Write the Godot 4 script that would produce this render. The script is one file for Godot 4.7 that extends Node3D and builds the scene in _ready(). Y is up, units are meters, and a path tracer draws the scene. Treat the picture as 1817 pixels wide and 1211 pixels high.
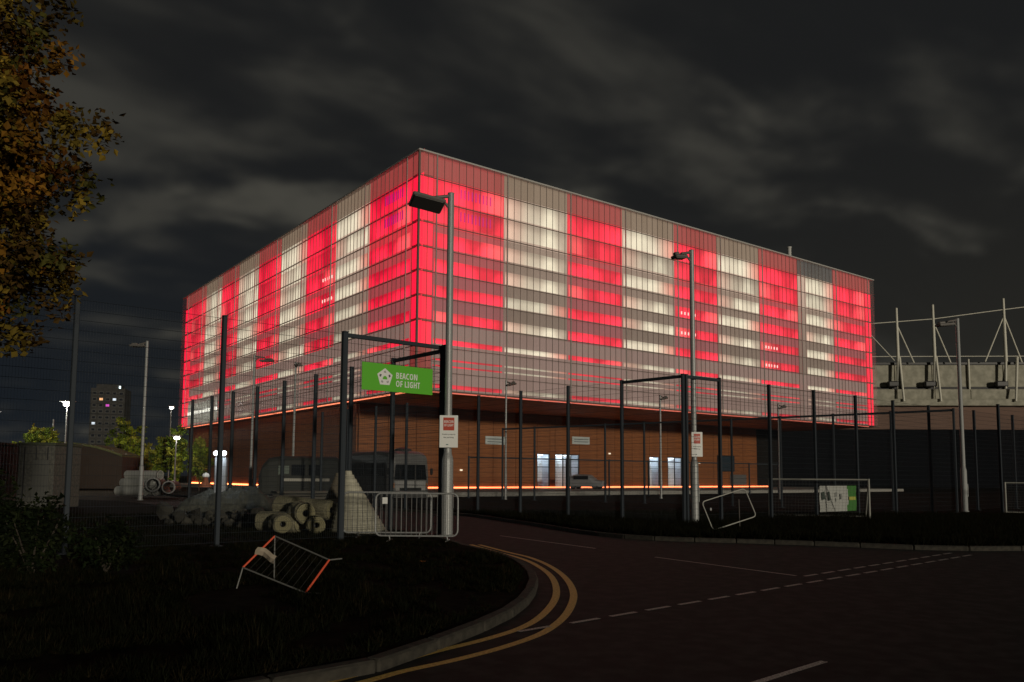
extends Node3D

# ------------------------------------------------------------------ helpers
var counts := {}
var mats := {}
var rng := RandomNumberGenerator.new()

func numbered(parent: Node, called: String) -> String:
	var key := str(parent.get_instance_id()) + called
	var n: int = counts.get(key, 0)
	counts[key] = n + 1
	return called if n == 0 else "%s_%03d" % [called, n]

func obj(called: String, m: Mesh, mt: Material, parent: Node = self, at := Vector3.ZERO) -> MeshInstance3D:
	var o := MeshInstance3D.new()
	o.name = numbered(parent, called)
	o.mesh = m
	if mt: o.material_override = mt
	o.position = at
	o.cast_shadow = GeometryInstance3D.SHADOW_CASTING_SETTING_ON
	parent.add_child(o, true)
	return o

func tag(o: Node, label: String, category: String, group := "") -> Node:
	o.set_meta("label", label)
	o.set_meta("category", category)
	if group: o.set_meta("group", group)
	return o

func thing(called: String, label: String, category: String, at := Vector3.ZERO, turn := 0.0, group := "") -> Node3D:
	var o := Node3D.new()
	o.name = numbered(self, called)
	add_child(o, true)
	o.position = at
	o.rotation.y = turn
	tag(o, label, category, group)
	return o

func structure(called: String, m: Mesh, mt: Material, at := Vector3.ZERO) -> MeshInstance3D:
	var o := obj(called, m, mt, self, at)
	o.set_meta("kind", "structure")
	return o

func stuff(o: Node) -> Node:
	o.set_meta("kind", "stuff")
	return o

func lin(r: float, g: float, b: float) -> Color:
	return Color(r, g, b).linear_to_srgb()

func mat(called: String, c: Color, rough := 0.8, metal := 0.0) -> StandardMaterial3D:
	if mats.has(called): return mats[called]
	var m := StandardMaterial3D.new()
	m.resource_name = called
	m.albedo_color = c.linear_to_srgb()
	m.roughness = rough
	m.metallic = metal
	mats[called] = m
	return m

func glow(called: String, c: Color, energy: float) -> StandardMaterial3D:
	if mats.has(called): return mats[called]
	var m := mat(called, Color(0.06, 0.055, 0.05), 0.5)
	m.emission_enabled = true
	m.emission = c.linear_to_srgb()
	m.emission_energy_multiplier = energy
	return m

func noise_tex(sd: int, freq: float, a: Color, b: Color, size := 512, octaves := 4) -> NoiseTexture2D:
	var n := FastNoiseLite.new()
	n.seed = sd
	n.frequency = freq
	n.fractal_octaves = octaves
	var g := Gradient.new()
	g.set_color(0, a.linear_to_srgb())
	g.set_color(1, b.linear_to_srgb())
	g.set_offset(0, 0.25)
	g.set_offset(1, 0.75)
	var t := NoiseTexture2D.new()
	t.width = size
	t.height = size
	t.seamless = true
	t.noise = n
	t.color_ramp = g
	return t

func textured(called: String, sd: int, freq: float, a: Color, b: Color, tile: float, rough := 0.9, relief := 0.0, metal := 0.0) -> StandardMaterial3D:
	if mats.has(called): return mats[called]
	var m := mat(called, Color(1, 1, 1), rough, metal)
	m.albedo_texture = noise_tex(sd, freq, a, b)
	m.uv1_triplanar = true
	m.uv1_world_triplanar = true
	m.uv1_scale = Vector3.ONE / tile
	if relief > 0.0:
		m.heightmap_enabled = true
		m.heightmap_texture = m.albedo_texture
		m.heightmap_scale = relief
	return m

func begin() -> SurfaceTool:
	var st := SurfaceTool.new()
	st.begin(Mesh.PRIMITIVE_TRIANGLES)
	return st

func tri(st: SurfaceTool, a: Vector3, b: Vector3, c: Vector3, out := Vector3.ZERO) -> void:
	var n := (b - a).cross(c - a)
	if n.length_squared() < 1e-16: return
	n = n.normalized()
	if out != Vector3.ZERO and n.dot(out) < 0.0:
		n = -n
		var t := b
		b = c
		c = t
	st.set_normal(n); st.add_vertex(a)
	st.set_normal(n); st.add_vertex(c)
	st.set_normal(n); st.add_vertex(b)

func quad(st: SurfaceTool, a: Vector3, b: Vector3, c: Vector3, d: Vector3, out := Vector3.ZERO) -> void:
	tri(st, a, b, c, out)
	tri(st, a, c, d, out)

# a box with size s about c, turned by bas; the edges chamfered by ch
func box(st: SurfaceTool, c: Vector3, s: Vector3, bas := Basis.IDENTITY, ch := 0.0) -> void:
	var h := s * 0.5
	ch = minf(ch, minf(h.x, minf(h.y, h.z)) * 0.6)
	var ax := [bas.x, bas.y, bas.z]
	for i in 3:
		var j: int = (i + 1) % 3
		var k: int = (i + 2) % 3
		for sg in [-1.0, 1.0]:
			var u: Vector3 = ax[j] * (h[j] - ch)
			var v: Vector3 = ax[k] * (h[k] - ch)
			var o: Vector3 = c + ax[i] * h[i] * sg
			quad(st, o - u - v, o + u - v, o + u + v, o - u + v, ax[i] * sg)
	if ch > 0.0:
		for i in 3:
			var j: int = (i + 1) % 3
			var k: int = (i + 2) % 3
			for s1 in [-1.0, 1.0]:
				for s2 in [-1.0, 1.0]:
					var e: Vector3 = ax[i] * (h[i] - ch)
					var p: Vector3 = c + ax[j] * h[j] * s1 + ax[k] * (h[k] - ch) * s2
					var q: Vector3 = c + ax[j] * (h[j] - ch) * s1 + ax[k] * h[k] * s2
					quad(st, p - e, p + e, q + e, q - e, ax[j] * s1 + ax[k] * s2)
		for s1 in [-1.0, 1.0]:
			for s2 in [-1.0, 1.0]:
				for s3 in [-1.0, 1.0]:
					var x: Vector3 = ax[0] * s1
					var y: Vector3 = ax[1] * s2
					var z: Vector3 = ax[2] * s3
					tri(st, c + x * h.x + y * (h.y - ch) + z * (h.z - ch), c + x * (h.x - ch) + y * h.y + z * (h.z - ch), c + x * (h.x - ch) + y * (h.y - ch) + z * h.z, x + y + z)

func side_of(d: Vector3) -> Vector3:
	var s := d.cross(Vector3.UP)
	if s.length() < 0.01: s = d.cross(Vector3.RIGHT)
	return s.normalized()

# a bar or tapered tube between two points
func tube(st: SurfaceTool, a: Vector3, b: Vector3, ra: float, rb: float, sides := 8, caps := true) -> void:
	var d := (b - a).normalized()
	var x := side_of(d)
	var y := d.cross(x).normalized()
	for i in sides:
		var t0 := TAU * i / sides
		var t1 := TAU * (i + 1) / sides
		var n0 := x * cos(t0) + y * sin(t0)
		var n1 := x * cos(t1) + y * sin(t1)
		var p := [a + n0 * ra, a + n1 * ra, b + n1 * rb, b + n0 * rb]
		var nn := [n0, n1, n1, n0]
		for k in [[0, 1, 2], [0, 2, 3]]:
			var q0: Vector3 = p[k[0]]
			var q1: Vector3 = p[k[1]]
			var q2: Vector3 = p[k[2]]
			var order: Array = [k[0], k[1], k[2]]
			if (q1 - q0).cross(q2 - q0).dot(n0 + n1) > 0.0: order = [k[0], k[2], k[1]]
			for m in order:
				if sides > 5: st.set_normal(nn[m])
				else: st.set_normal((n0 + n1).normalized())
				st.add_vertex(p[m])
		if caps:
			tri(st, a, p[0], p[1], -d)
			tri(st, b, p[2], p[3], d)

func tube_path(st: SurfaceTool, pts: Array, r: float, sides := 8) -> void:
	for i in pts.size() - 1: tube(st, pts[i], pts[i + 1], r, r, sides)

# profile [[radius, height along axis] ...] spun about an axis
func lathe(st: SurfaceTool, o: Vector3, axis: Vector3, prof: Array, sides := 16, wobble := 0.0, sd := 0) -> void:
	var x := side_of(axis)
	var y := axis.cross(x).normalized()
	var fn := FastNoiseLite.new()
	fn.seed = sd
	fn.frequency = 0.9
	var ring := func(k: int, i: int) -> Vector3:
		var t := TAU * (i % sides) / sides
		var p: Vector3 = x * cos(t) + y * sin(t)
		var r: float = prof[k][0]
		var h: float = prof[k][1]
		if wobble > 0.0: r *= 1.0 + wobble * fn.get_noise_3d(p.x * 1.2, p.y * 1.2, h * 2.0)
		return o + p * r + axis * h
	for k in prof.size() - 1:
		for i in sides:
			var a: Vector3 = ring.call(k, i)
			var b: Vector3 = ring.call(k, i + 1)
			var c: Vector3 = ring.call(k + 1, i + 1)
			var d: Vector3 = ring.call(k + 1, i)
			var t := TAU * (i + 0.5) / sides
			var radial: Vector3 = x * cos(t) + y * sin(t)
			var dr: float = prof[k + 1][0] - prof[k][0]
			var dh: float = prof[k + 1][1] - prof[k][1]
			quad(st, a, b, c, d, radial * dh - axis * dr)

func lathed(o: Vector3, axis: Vector3, prof: Array, sides := 16, wobble := 0.0, sd := 0) -> Mesh:
	var st := begin()
	lathe(st, o, axis, prof, sides, wobble, sd)
	return st.commit()

func boxed(s: Vector3, ch := 0.0) -> Mesh:
	var st := begin()
	box(st, Vector3.ZERO, s, Basis.IDENTITY, ch)
	return st.commit()

func tubed(a: Vector3, b: Vector3, ra: float, rb: float, sides := 10) -> Mesh:
	var st := begin()
	tube(st, a, b, ra, rb, sides)
	return st.commit()

# a flat polygon (x, z pairs) at height y, with its rim dropping by thick
func slab(pts: PackedVector2Array, y: float, thick := 0.0) -> Mesh:
	var st := begin()
	var idx := Geometry2D.triangulate_polygon(pts)
	for i in range(0, idx.size(), 3):
		var a := pts[idx[i]]
		var b := pts[idx[i + 1]]
		var c := pts[idx[i + 2]]
		tri(st, Vector3(a.x, y, a.y), Vector3(b.x, y, b.y), Vector3(c.x, y, c.y), Vector3.UP)
	if thick > 0.0:
		for i in pts.size():
			var a := pts[i]
			var b := pts[(i + 1) % pts.size()]
			quad(st, Vector3(a.x, y, a.y), Vector3(b.x, y, b.y), Vector3(b.x, y - thick, b.y), Vector3(a.x, y - thick, a.y))
	return st.commit()

# a ribbon of the given width along points (x, z) at height y
func smooth_path(pts: Array, n := 6) -> Array:
	var out := []
	for i in pts.size() - 1:
		var p0: Vector2 = pts[maxi(i - 1, 0)]
		var p1: Vector2 = pts[i]
		var p2: Vector2 = pts[i + 1]
		var p3: Vector2 = pts[mini(i + 2, pts.size() - 1)]
		for k in n: out.append(p1.cubic_interpolate(p2, p0, p3, float(k) / n))
	out.append(pts[-1])
	return out

func ribbon(pts: Array, width: float, y: float) -> Mesh:
	var st := begin()
	var l := []
	var r := []
	for i in pts.size():
		var d: Vector2 = (pts[mini(i + 1, pts.size() - 1)] - pts[maxi(i - 1, 0)]).normalized()
		var n := Vector2(-d.y, d.x) * width * 0.5
		var p: Vector2 = pts[i]
		l.append(Vector3(p.x + n.x, y, p.y + n.y))
		r.append(Vector3(p.x - n.x, y, p.y - n.y))
	for i in pts.size() - 1: quad(st, l[i], l[i + 1], r[i + 1], r[i], Vector3.UP)
	return st.commit()

func lamp_light(parent: Node3D, at: Vector3, c: Color, energy: float, size := 0.1) -> void:
	var l := OmniLight3D.new()
	l.name = "lamp_glow"
	l.position = at
	l.light_color = c.linear_to_srgb()
	l.light_energy = energy
	l.light_size = size
	l.omni_range = 80.0
	l.omni_attenuation = 2.0
	l.shadow_enabled = true
	parent.add_child(l, true)

# many small copies in one object
func scatter(called: String, m: Mesh, mt: Material, places: Array, tints: Array, parent: Node = self) -> MultiMeshInstance3D:
	var mm := MultiMesh.new()
	mm.transform_format = MultiMesh.TRANSFORM_3D
	mm.use_colors = true
	mm.mesh = m
	mm.instance_count = places.size()
	for i in places.size():
		mm.set_instance_transform(i, places[i])
		mm.set_instance_color(i, tints[i])
	var o := MultiMeshInstance3D.new()
	o.name = numbered(parent, called)
	o.multimesh = mm
	o.material_override = mt
	parent.add_child(o, true)
	return o

func leaf_mesh(w: float, h: float) -> Mesh:
	var st := begin()
	var p := [Vector3(0, 0, 0), Vector3(w * 0.5, h * 0.4, 0.12 * h), Vector3(0, h, 0), Vector3(-w * 0.5, h * 0.4, 0.12 * h), Vector3(0, h * 0.45, 0)]
	for k in [[0, 1, 4], [1, 2, 4], [2, 3, 4], [3, 0, 4]]: tri(st, p[k[0]], p[k[1]], p[k[2]])
	return st.commit()

func turned(at: Vector3, s: float) -> Transform3D:
	var b := Basis.from_euler(Vector3(rng.randf() * TAU, rng.randf() * TAU, rng.randf() * TAU)).scaled(Vector3.ONE * s)
	return Transform3D(b, at)

func ball_point() -> Vector3:
	while true:
		var p := Vector3(rng.randf_range(-1, 1), rng.randf_range(-1, 1), rng.randf_range(-1, 1))
		if p.length() <= 1.0: return p
	return Vector3.ZERO

func leaf_material(called: String) -> StandardMaterial3D:
	var m := mat(called, Color(1, 1, 1), 0.7)
	m.vertex_color_use_as_albedo = true
	m.backlight_enabled = true
	m.backlight = Color(0.4, 0.4, 0.4)
	m.metallic_specular = 0.2
	m.cull_mode = BaseMaterial3D.CULL_DISABLED
	return m

# crown of clumps of leaves inside ellipsoids [[centre, radii] ...]
func leafy(called: String, lobes: Array, clumps: int, per: int, spread: float, leaf: Mesh, mt: Material, palette: Array, parent: Node, shell := 0.55) -> MultiMeshInstance3D:
	var places := []
	var tints := []
	for i in clumps:
		var e: Array = lobes[i % lobes.size()]
		var d := ball_point().normalized() * lerpf(shell, 1.0, rng.randf())
		var c: Vector3 = e[0] + d * e[1]
		var tone: Color = palette[rng.randi() % palette.size()]
		var bright := rng.randf_range(0.55, 1.25)
		for k in per:
			places.append(turned(c + ball_point() * spread * rng.randf_range(0.5, 1.2), rng.randf_range(0.7, 1.3)))
			var v := bright * rng.randf_range(0.75, 1.25)
			tints.append(Color(tone.r * v, tone.g * v, tone.b * v))
	return stuff(scatter(called, leaf, mt, places, tints, parent))

func lettering(text: String, parent: Node, at: Vector3, width: float, height: float, mt: Material, bold := true, depth := 0.006) -> MeshInstance3D:
	var f := SystemFont.new()
	f.font_names = PackedStringArray(["Droid Sans"])
	f.font_weight = 700 if bold else 400
	var t := TextMesh.new()
	t.text = text
	t.font = f
	t.font_size = 32
	t.pixel_size = 0.01
	t.depth = 0.1
	t.horizontal_alignment = HORIZONTAL_ALIGNMENT_LEFT
	var bb := t.get_aabb()
	var o := obj("lettering", t, mt, parent)
	var s := Vector3(width / maxf(bb.size.x, 0.01), height / maxf(bb.size.y, 0.01), depth / 0.1)
	o.scale = s
	o.position = at - Vector3(bb.position.x * s.x, bb.position.y * s.y, 0)
	return o

# ------------------------------------------------------------------ scene
func _ready() -> void:
	rng.seed = 77
	camera_and_light()
	materials()
	ground()
	building()
	stadium()
	far_left()
	courts()
	lamp_posts()
	compound()
	right_side()
	plants()

func camera_and_light() -> void:
	var cam := Camera3D.new()
	cam.name = "camera"
	cam.position = Vector3(0, 1.6, 0)
	cam.rotation = Vector3(0.0847, 0, 0.0061)
	cam.projection = Camera3D.PROJECTION_FRUSTUM
	cam.near = 0.1
	cam.far = 1500.0
	cam.size = 0.1 * 1211.0 / 1419.0
	cam.frustum_offset = Vector2(0.0, 0.1 * 120.5 / 1419.0)
	add_child(cam, true)
	cam.make_current()

	var env := Environment.new()
	env.background_mode = Environment.BG_SKY
	env.tonemap_mode = Environment.TONE_MAPPER_LINEAR
	env.tonemap_exposure = 1.0
	env.sdfgi_enabled = true
	env.ssao_enabled = true
	env.ssil_enabled = true
	env.background_energy_multiplier = 1.0
	var pano := PanoramaSkyMaterial.new()
	pano.panorama = night_sky()
	var sky := Sky.new()
	sky.sky_material = pano
	env.sky = sky
	var we := WorldEnvironment.new()
	we.name = "night_air"
	we.environment = env
	add_child(we, true)

	# the town's glow from behind the camera: low, warm and dim
	var sun := DirectionalLight3D.new()
	sun.name = "night_light"
	sun.light_energy = 0.42
	sun.light_color = lin(1.0, 0.9, 0.72)
	sun.light_angular_distance = 3.0
	sun.shadow_enabled = true
	add_child(sun, true)
	sun.look_at_from_position(Vector3.ZERO, Vector3(-0.52, -0.1, -0.85))

func night_sky() -> ImageTexture:
	var w := 1280
	var h := 640
	var n1 := FastNoiseLite.new()
	n1.seed = 11
	n1.frequency = 0.8
	n1.fractal_octaves = 5
	n1.fractal_gain = 0.56
	var n2 := FastNoiseLite.new()
	n2.seed = 5
	n2.frequency = 0.3
	n2.fractal_octaves = 3
	var im := Image.create(w, h, false, Image.FORMAT_RGBF)
	for j in h:
		var up := PI * (0.5 - (j + 0.5) / h)
		var cu := cos(up)
		var y := sin(up)
		for i in w:
			if y < -0.03:
				im.set_pixel(i, j, Color(0.008, 0.008, 0.008))
				continue
			var az := TAU * (i + 0.5) / w
			var k := 1.0 / (maxf(y, 0.0) + 0.22)
			var p := Vector3(cos(az) * cu * k, sin(az) * cu * k * 1.0, 0.0)
			var q := Vector2(p.x - p.y * 0.4, p.y + p.x * 0.2)
			var warp := n2.get_noise_2d(q.x * 2.0, q.y * 2.0)
			var v := n1.get_noise_2d(q.x * 3.3 + warp * 0.7, q.y * 1.7 + warp * 0.6) + 0.5 * n2.get_noise_2d(q.x * 1.4 + 9.0, q.y * 1.4)
			var cloud := smoothstep(-0.3, 0.72, v)
			var east := clampf(0.5 + sin(az) * 0.9, 0.0, 1.0)
			var low := smoothstep(0.45, 0.0, y)
			var wisp := smoothstep(0.12, 0.5, n1.get_noise_2d(q.x * 2.4 + 40.0 + warp, q.y * 1.5 + 17.0)) * smoothstep(-0.2, 0.3, v)
			var clear := Color(0.0112, 0.0117, 0.012).lerp(Color(0.0085, 0.0115, 0.0155).lerp(Color(0.0205, 0.0195, 0.0158), east), low)
			var c := clear.lerp(Color(0.044, 0.0425, 0.036), minf(1.35, cloud * cloud * 0.55 + cloud * 0.32 + wisp * 0.85))
			im.set_pixel(i, j, c)
	return ImageTexture.create_from_image(im)

func materials() -> void:
	textured("asphalt", 3, 0.03, Color(0.013, 0.013, 0.0125), Color(0.034, 0.033, 0.032), 5.3, 0.8, 0.0)
	textured("grass_soil", 4, 0.02, Color(0.008, 0.0075, 0.005), Color(0.02, 0.017, 0.011), 3.0, 0.95, 2.0)
	textured("far_soil", 8, 0.01, Color(0.03, 0.028, 0.02), Color(0.06, 0.05, 0.035), 14.0, 0.95, 1.0)
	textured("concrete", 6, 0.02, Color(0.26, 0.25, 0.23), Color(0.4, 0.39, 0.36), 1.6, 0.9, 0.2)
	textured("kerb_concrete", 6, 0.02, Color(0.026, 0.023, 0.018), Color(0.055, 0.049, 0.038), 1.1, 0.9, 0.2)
	textured("timber", 9, 0.012, Color(0.18, 0.058, 0.014), Color(0.29, 0.1, 0.026), 3.0, 0.65, 0.2)
	mats["timber"].uv1_scale = Vector3(0.12, 1.6, 0.12)
	textured("yellow_paint", 12, 0.04, Color(0.66, 0.42, 0.1), Color(0.95, 0.64, 0.18), 0.8, 0.6)
	textured("white_paint", 13, 0.05, Color(0.3, 0.29, 0.26), Color(0.75, 0.74, 0.7), 0.7, 0.6)
	textured("galvanised", 14, 0.03, Color(0.26, 0.27, 0.27), Color(0.4, 0.41, 0.41), 0.7, 0.45, 0.0, 0.2)
	textured("turf_roll", 15, 0.02, Color(0.14, 0.13, 0.08), Color(0.27, 0.25, 0.17), 0.6, 0.95, 0.6)
	textured("tarpaulin", 16, 0.012, Color(0.04, 0.042, 0.036), Color(0.075, 0.078, 0.064), 1.2, 0.8, 0.8)
	mat("fence_steel", Color(0.036, 0.044, 0.054), 0.6).metallic_specular = 0.3
	mat("concourse_dark", Color(0.006, 0.007, 0.009), 0.8).metallic_specular = 0.1
	mat("dark_wall", Color(0.013, 0.012, 0.011), 0.6).metallic_specular = 0.15
	mat("van_paint", Color(0.034, 0.036, 0.032), 0.6).metallic_specular = 0.25
	mats["grass_soil"].metallic_specular = 0.1
	mats["far_soil"].metallic_specular = 0.15
	mats["asphalt"].metallic_specular = 0.35
	mat("dark_metal", Color(0.03, 0.03, 0.032), 0.5)
	mat("lamp_metal", Color(0.15, 0.14, 0.13), 0.5)
	mat("black", Color(0.012, 0.012, 0.013), 0.6)
	mat("white_board", Color(0.85, 0.86, 0.84), 0.5)
	mat("red_print", Color(0.52, 0.06, 0.03), 0.5)
	mat("black_print", Color(0.02, 0.02, 0.02), 0.6)
	mat("sign_green", Color(0.12, 0.52, 0.03), 0.5)
	mat("glass_dark", Color(0.01, 0.012, 0.015), 0.12).metallic_specular = 0.25
	mat("red_sleeve", Color(0.75, 0.1, 0.04), 0.5)

# ------------------------------------------------------------------ ground
const KERB := [Vector2(-16.2, 6.6), Vector2(-8.7, 0.0), Vector2(-4.2, -3.96), Vector2(-2.0, -5.9), Vector2(-1.21, -6.58), Vector2(-0.77, -7.4), Vector2(-0.37, -8.3), Vector2(-0.02, -9.27), Vector2(0.2, -10.3), Vector2(0.35, -11.76), Vector2(0.33, -13.14), Vector2(0.1, -14.9), Vector2(-0.38, -16.4), Vector2(-0.98, -17.8), Vector2(-1.6, -19.6), Vector2(-2.7, -22.0), Vector2(-4.6, -24.6), Vector2(-10.0, -31.0), Vector2(-22.0, -45.4)]
const FAR_KERB := [Vector2(-18.0, -51.0), Vector2(-8.0, -40.0), Vector2(-2.27, -33.22), Vector2(-0.25, -28.86), Vector2(1.02, -25.64), Vector2(1.99, -22.9), Vector2(2.83, -21.4), Vector2(3.84, -20.5), Vector2(5.02, -20.1), Vector2(6.67, -19.6), Vector2(7.88, -19.05), Vector2(9.9, -18.2), Vector2(12.4, -18.6), Vector2(15.0, -20.6), Vector2(30.0, -34.0), Vector2(75.0, -73.6)]

func ground() -> void:
	var gs := begin()
	quad(gs, Vector3(-900, -0.06, 60), Vector3(900, -0.06, 60), Vector3(900, -0.06, -1200), Vector3(-900, -0.06, -1200), Vector3.UP)
	structure("ground", gs.commit(), mats["far_soil"])
	var near := smooth_path(KERB)
	var far := smooth_path(FAR_KERB)
	var road := PackedVector2Array()
	for p in near: road.append(p)
	for p in far: road.append(p)
	road.append(Vector2(80, -68))
	road.append(Vector2(-19.3, 15.8))
	structure("road", slab(road, 0.0), mats["asphalt"])
	var own := PackedVector2Array([Vector2(-19.5, 16.0), Vector2(80.2, -68.0), Vector2(120, -30), Vector2(20, 50)])
	structure("pavement", slab(own, 0.1, 0.2), mats["concrete"])
	var verge := PackedVector2Array()
	for p in near: verge.append(p + Vector2(-0.0, 0.0))
	for p in [Vector2(-60, -70), Vector2(-90, -60), Vector2(-90, 20), Vector2(-20, 20)]: verge.append(p)
	structure("grass_verge", slab(verge, 0.095), mats["grass_soil"])
	var other := PackedVector2Array()
	for p in far: other.append(p)
	for p in [Vector2(160, -150), Vector2(160, -230), Vector2(-40, -230), Vector2(-40, -80)]: other.append(p)
	structure("far_verge", slab(other, 0.095), mats["grass_soil"])
	# kerbs: stones laid end to end along the two edges
	var lines := [[near, -1.0, "concrete kerb along the grass verge and its rounded corner"], [far, -1.0, "concrete kerb along the far side of the junction"]]
	for a in lines:
		var k := Node3D.new()
		k.name = numbered(self, "kerb")
		add_child(k, true)
		k.set_meta("kind", "structure")
		k.set_meta("label", a[2])
		var pts: Array = a[0]
		var run := 0.0
		var start: Vector2 = pts[0]
		for i in range(1, pts.size()):
			var p: Vector2 = pts[i]
			run = start.distance_to(p)
			if run >= 0.85:
				if start.distance_to(Vector2(0, -15)) < 26.0:
					var d := (p - start).normalized()
					var inn := Vector2(-d.y, d.x) * (0.075 if a[0] == near else 0.075)
					if a[0] == near: inn = Vector2(d.y, -d.x) * 0.03
					else: inn = Vector2(d.y, -d.x) * 0.03
					var st := begin()
					var c := (start + p) * 0.5 + inn
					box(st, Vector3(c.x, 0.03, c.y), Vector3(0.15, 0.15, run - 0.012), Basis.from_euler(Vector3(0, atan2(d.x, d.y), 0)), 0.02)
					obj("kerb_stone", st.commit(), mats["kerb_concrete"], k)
				start = p
	# painted lines
	var yin := smooth_path([Vector2(-4.1, -3.7), Vector2(-2.3, -5.45), Vector2(-1.40, -6.38), Vector2(-1.13, -6.82), Vector2(-0.73, -7.41), Vector2(-0.24, -8.05), Vector2(0.13, -8.69), Vector2(0.38, -9.50), Vector2(0.58, -10.67), Vector2(0.66, -11.9), Vector2(0.64, -13.20), Vector2(0.49, -14.5), Vector2(0.23, -15.76), Vector2(-0.3, -17.2), Vector2(-0.95, -19.0)])
	var yout := smooth_path([Vector2(-3.95, -3.5), Vector2(-2.1, -5.3), Vector2(-1.2, -6.3), Vector2(-0.89, -6.71), Vector2(-0.50, -7.12), Vector2(-0.12, -7.6), Vector2(0.22, -8.15), Vector2(0.42, -8.63), Vector2(0.62, -9.37), Vector2(0.78, -10.33), Vector2(0.87, -11.31), Vector2(0.88, -12.50), Vector2(0.8, -13.75), Vector2(0.62, -15.02), Vector2(0.33, -16.20), Vector2(-0.08, -17.2), Vector2(-0.75, -19.0)])
	structure("yellow_line", ribbon(yin, 0.1, 0.004), mats["yellow_paint"])
	structure("yellow_line", ribbon(yout, 0.1, 0.004), mats["yellow_paint"])
	var d := Vector2(0.742, -0.671)
	for i in 20:
		var a := Vector2(0.66, -8.92) + d * (0.655 * i)
		if i == 19: a = Vector2(0.08, -8.42)
		structure("give_way_dash", ribbon([a, a + d * 0.46], 0.07, 0.008), mats["white_paint"])
	for i in 11:
		var a := Vector2(4.82, -13.3) + d * (0.6 * i)
		structure("give_way_dash", ribbon([a, a + d * 0.42], 0.07, 0.004), mats["white_paint"])
	structure("centre_line", ribbon([Vector2(-0.3, -21.9), Vector2(1.9, -18.2)], 0.06, 0.004), mats["white_paint"])
	structure("centre_line", ribbon([Vector2(2.9, -16.3), Vector2(4.7, -13.35)], 0.06, 0.004), mats["white_paint"])
	for i in 1:
		var a := Vector2(1.9, -6.4) + d * (3.0 * i)
		structure("centre_line", ribbon([a, a + d * 1.15], 0.07, 0.004), mats["white_paint"])

# ------------------------------------------------------------------ the lit building
const CORNER := Vector3(-7.22, 0, -59.56)
const YAW := 0.6458
const TOP := 26.6
const BOT := 8.18

func face_basis(left: bool) -> Basis:
	return Basis(Vector3(0, 0, 1), Vector3.UP, Vector3(-1, 0, 0)) if left else Basis.IDENTITY

func on_face(left: bool, t: float, y: float, off: float) -> Vector3:
	return Vector3(-off, y, -t) if left else Vector3(t, y, off)

func face_piece(called: String, m: Mesh, mt: Material, parent: Node, left: bool, t: float, y: float, off: float) -> MeshInstance3D:
	var o := obj(called, m, mt, parent)
	o.transform = Transform3D(face_basis(left), on_face(left, t, y, off))
	return o

func panel_mesh(w: float, h: float, th: float) -> Mesh:
	var st := begin()
	st.set_uv(Vector2.ZERO)
	box(st, Vector3(0, 0, -th * 0.5), Vector3(w, h, th))
	# a face with 0..1 texture coordinates, just proud of the box
	var p := [Vector3(-w / 2, -h / 2, 0.003), Vector3(w / 2, -h / 2, 0.003), Vector3(w / 2, h / 2, 0.003), Vector3(-w / 2, h / 2, 0.003)]
	var uv := [Vector2(0, 1), Vector2(1, 1), Vector2(1, 0), Vector2(0, 0)]
	for k in [0, 2, 1, 0, 3, 2]:
		st.set_normal(Vector3(0, 0, 1))
		st.set_uv(uv[k])
		st.add_vertex(p[k])
	return st.commit()

func light_tex(sd: int, deep: Color, hot: Color, bleed: Color, amount: float) -> ImageTexture:
	var w := 96
	var h := 24
	var n := FastNoiseLite.new()
	n.seed = sd
	n.frequency = 0.017
	n.fractal_octaves = 2
	var im := Image.create(w, h, false, Image.FORMAT_RGB8)
	for j in h:
		for i in w:
			var u := (i + 0.5) / w
			var v := (j + 0.5) / h
			var k := clampf(0.5 + 1.5 * n.get_noise_2d(i, j * 0.3) + 0.35 * (v - 0.5), 0.0, 1.0)
			var edge := smoothstep(0.0, 0.05, u) * smoothstep(1.0, 0.95, u)
			var c := deep.lerp(hot, k)
			var side := u if sd % 2 else 1.0 - u
			c = c.lerp(bleed, amount * smoothstep(0.55, 1.0, side))
			c = c * lerpf(0.8, 1.0, edge) * lerpf(0.7, 1.0, smoothstep(0.0, 0.5, v))
			im.set_pixel(i, j, c.linear_to_srgb())
	return ImageTexture.create_from_image(im)

func light_mat(called: String, tex: Texture2D, energy: float) -> StandardMaterial3D:
	var m := mat(called, Color(0.06, 0.055, 0.05), 0.6)
	m.emission_enabled = true
	m.emission = Color.BLACK
	m.emission_texture = tex
	m.emission_energy_multiplier = energy
	return m

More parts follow.
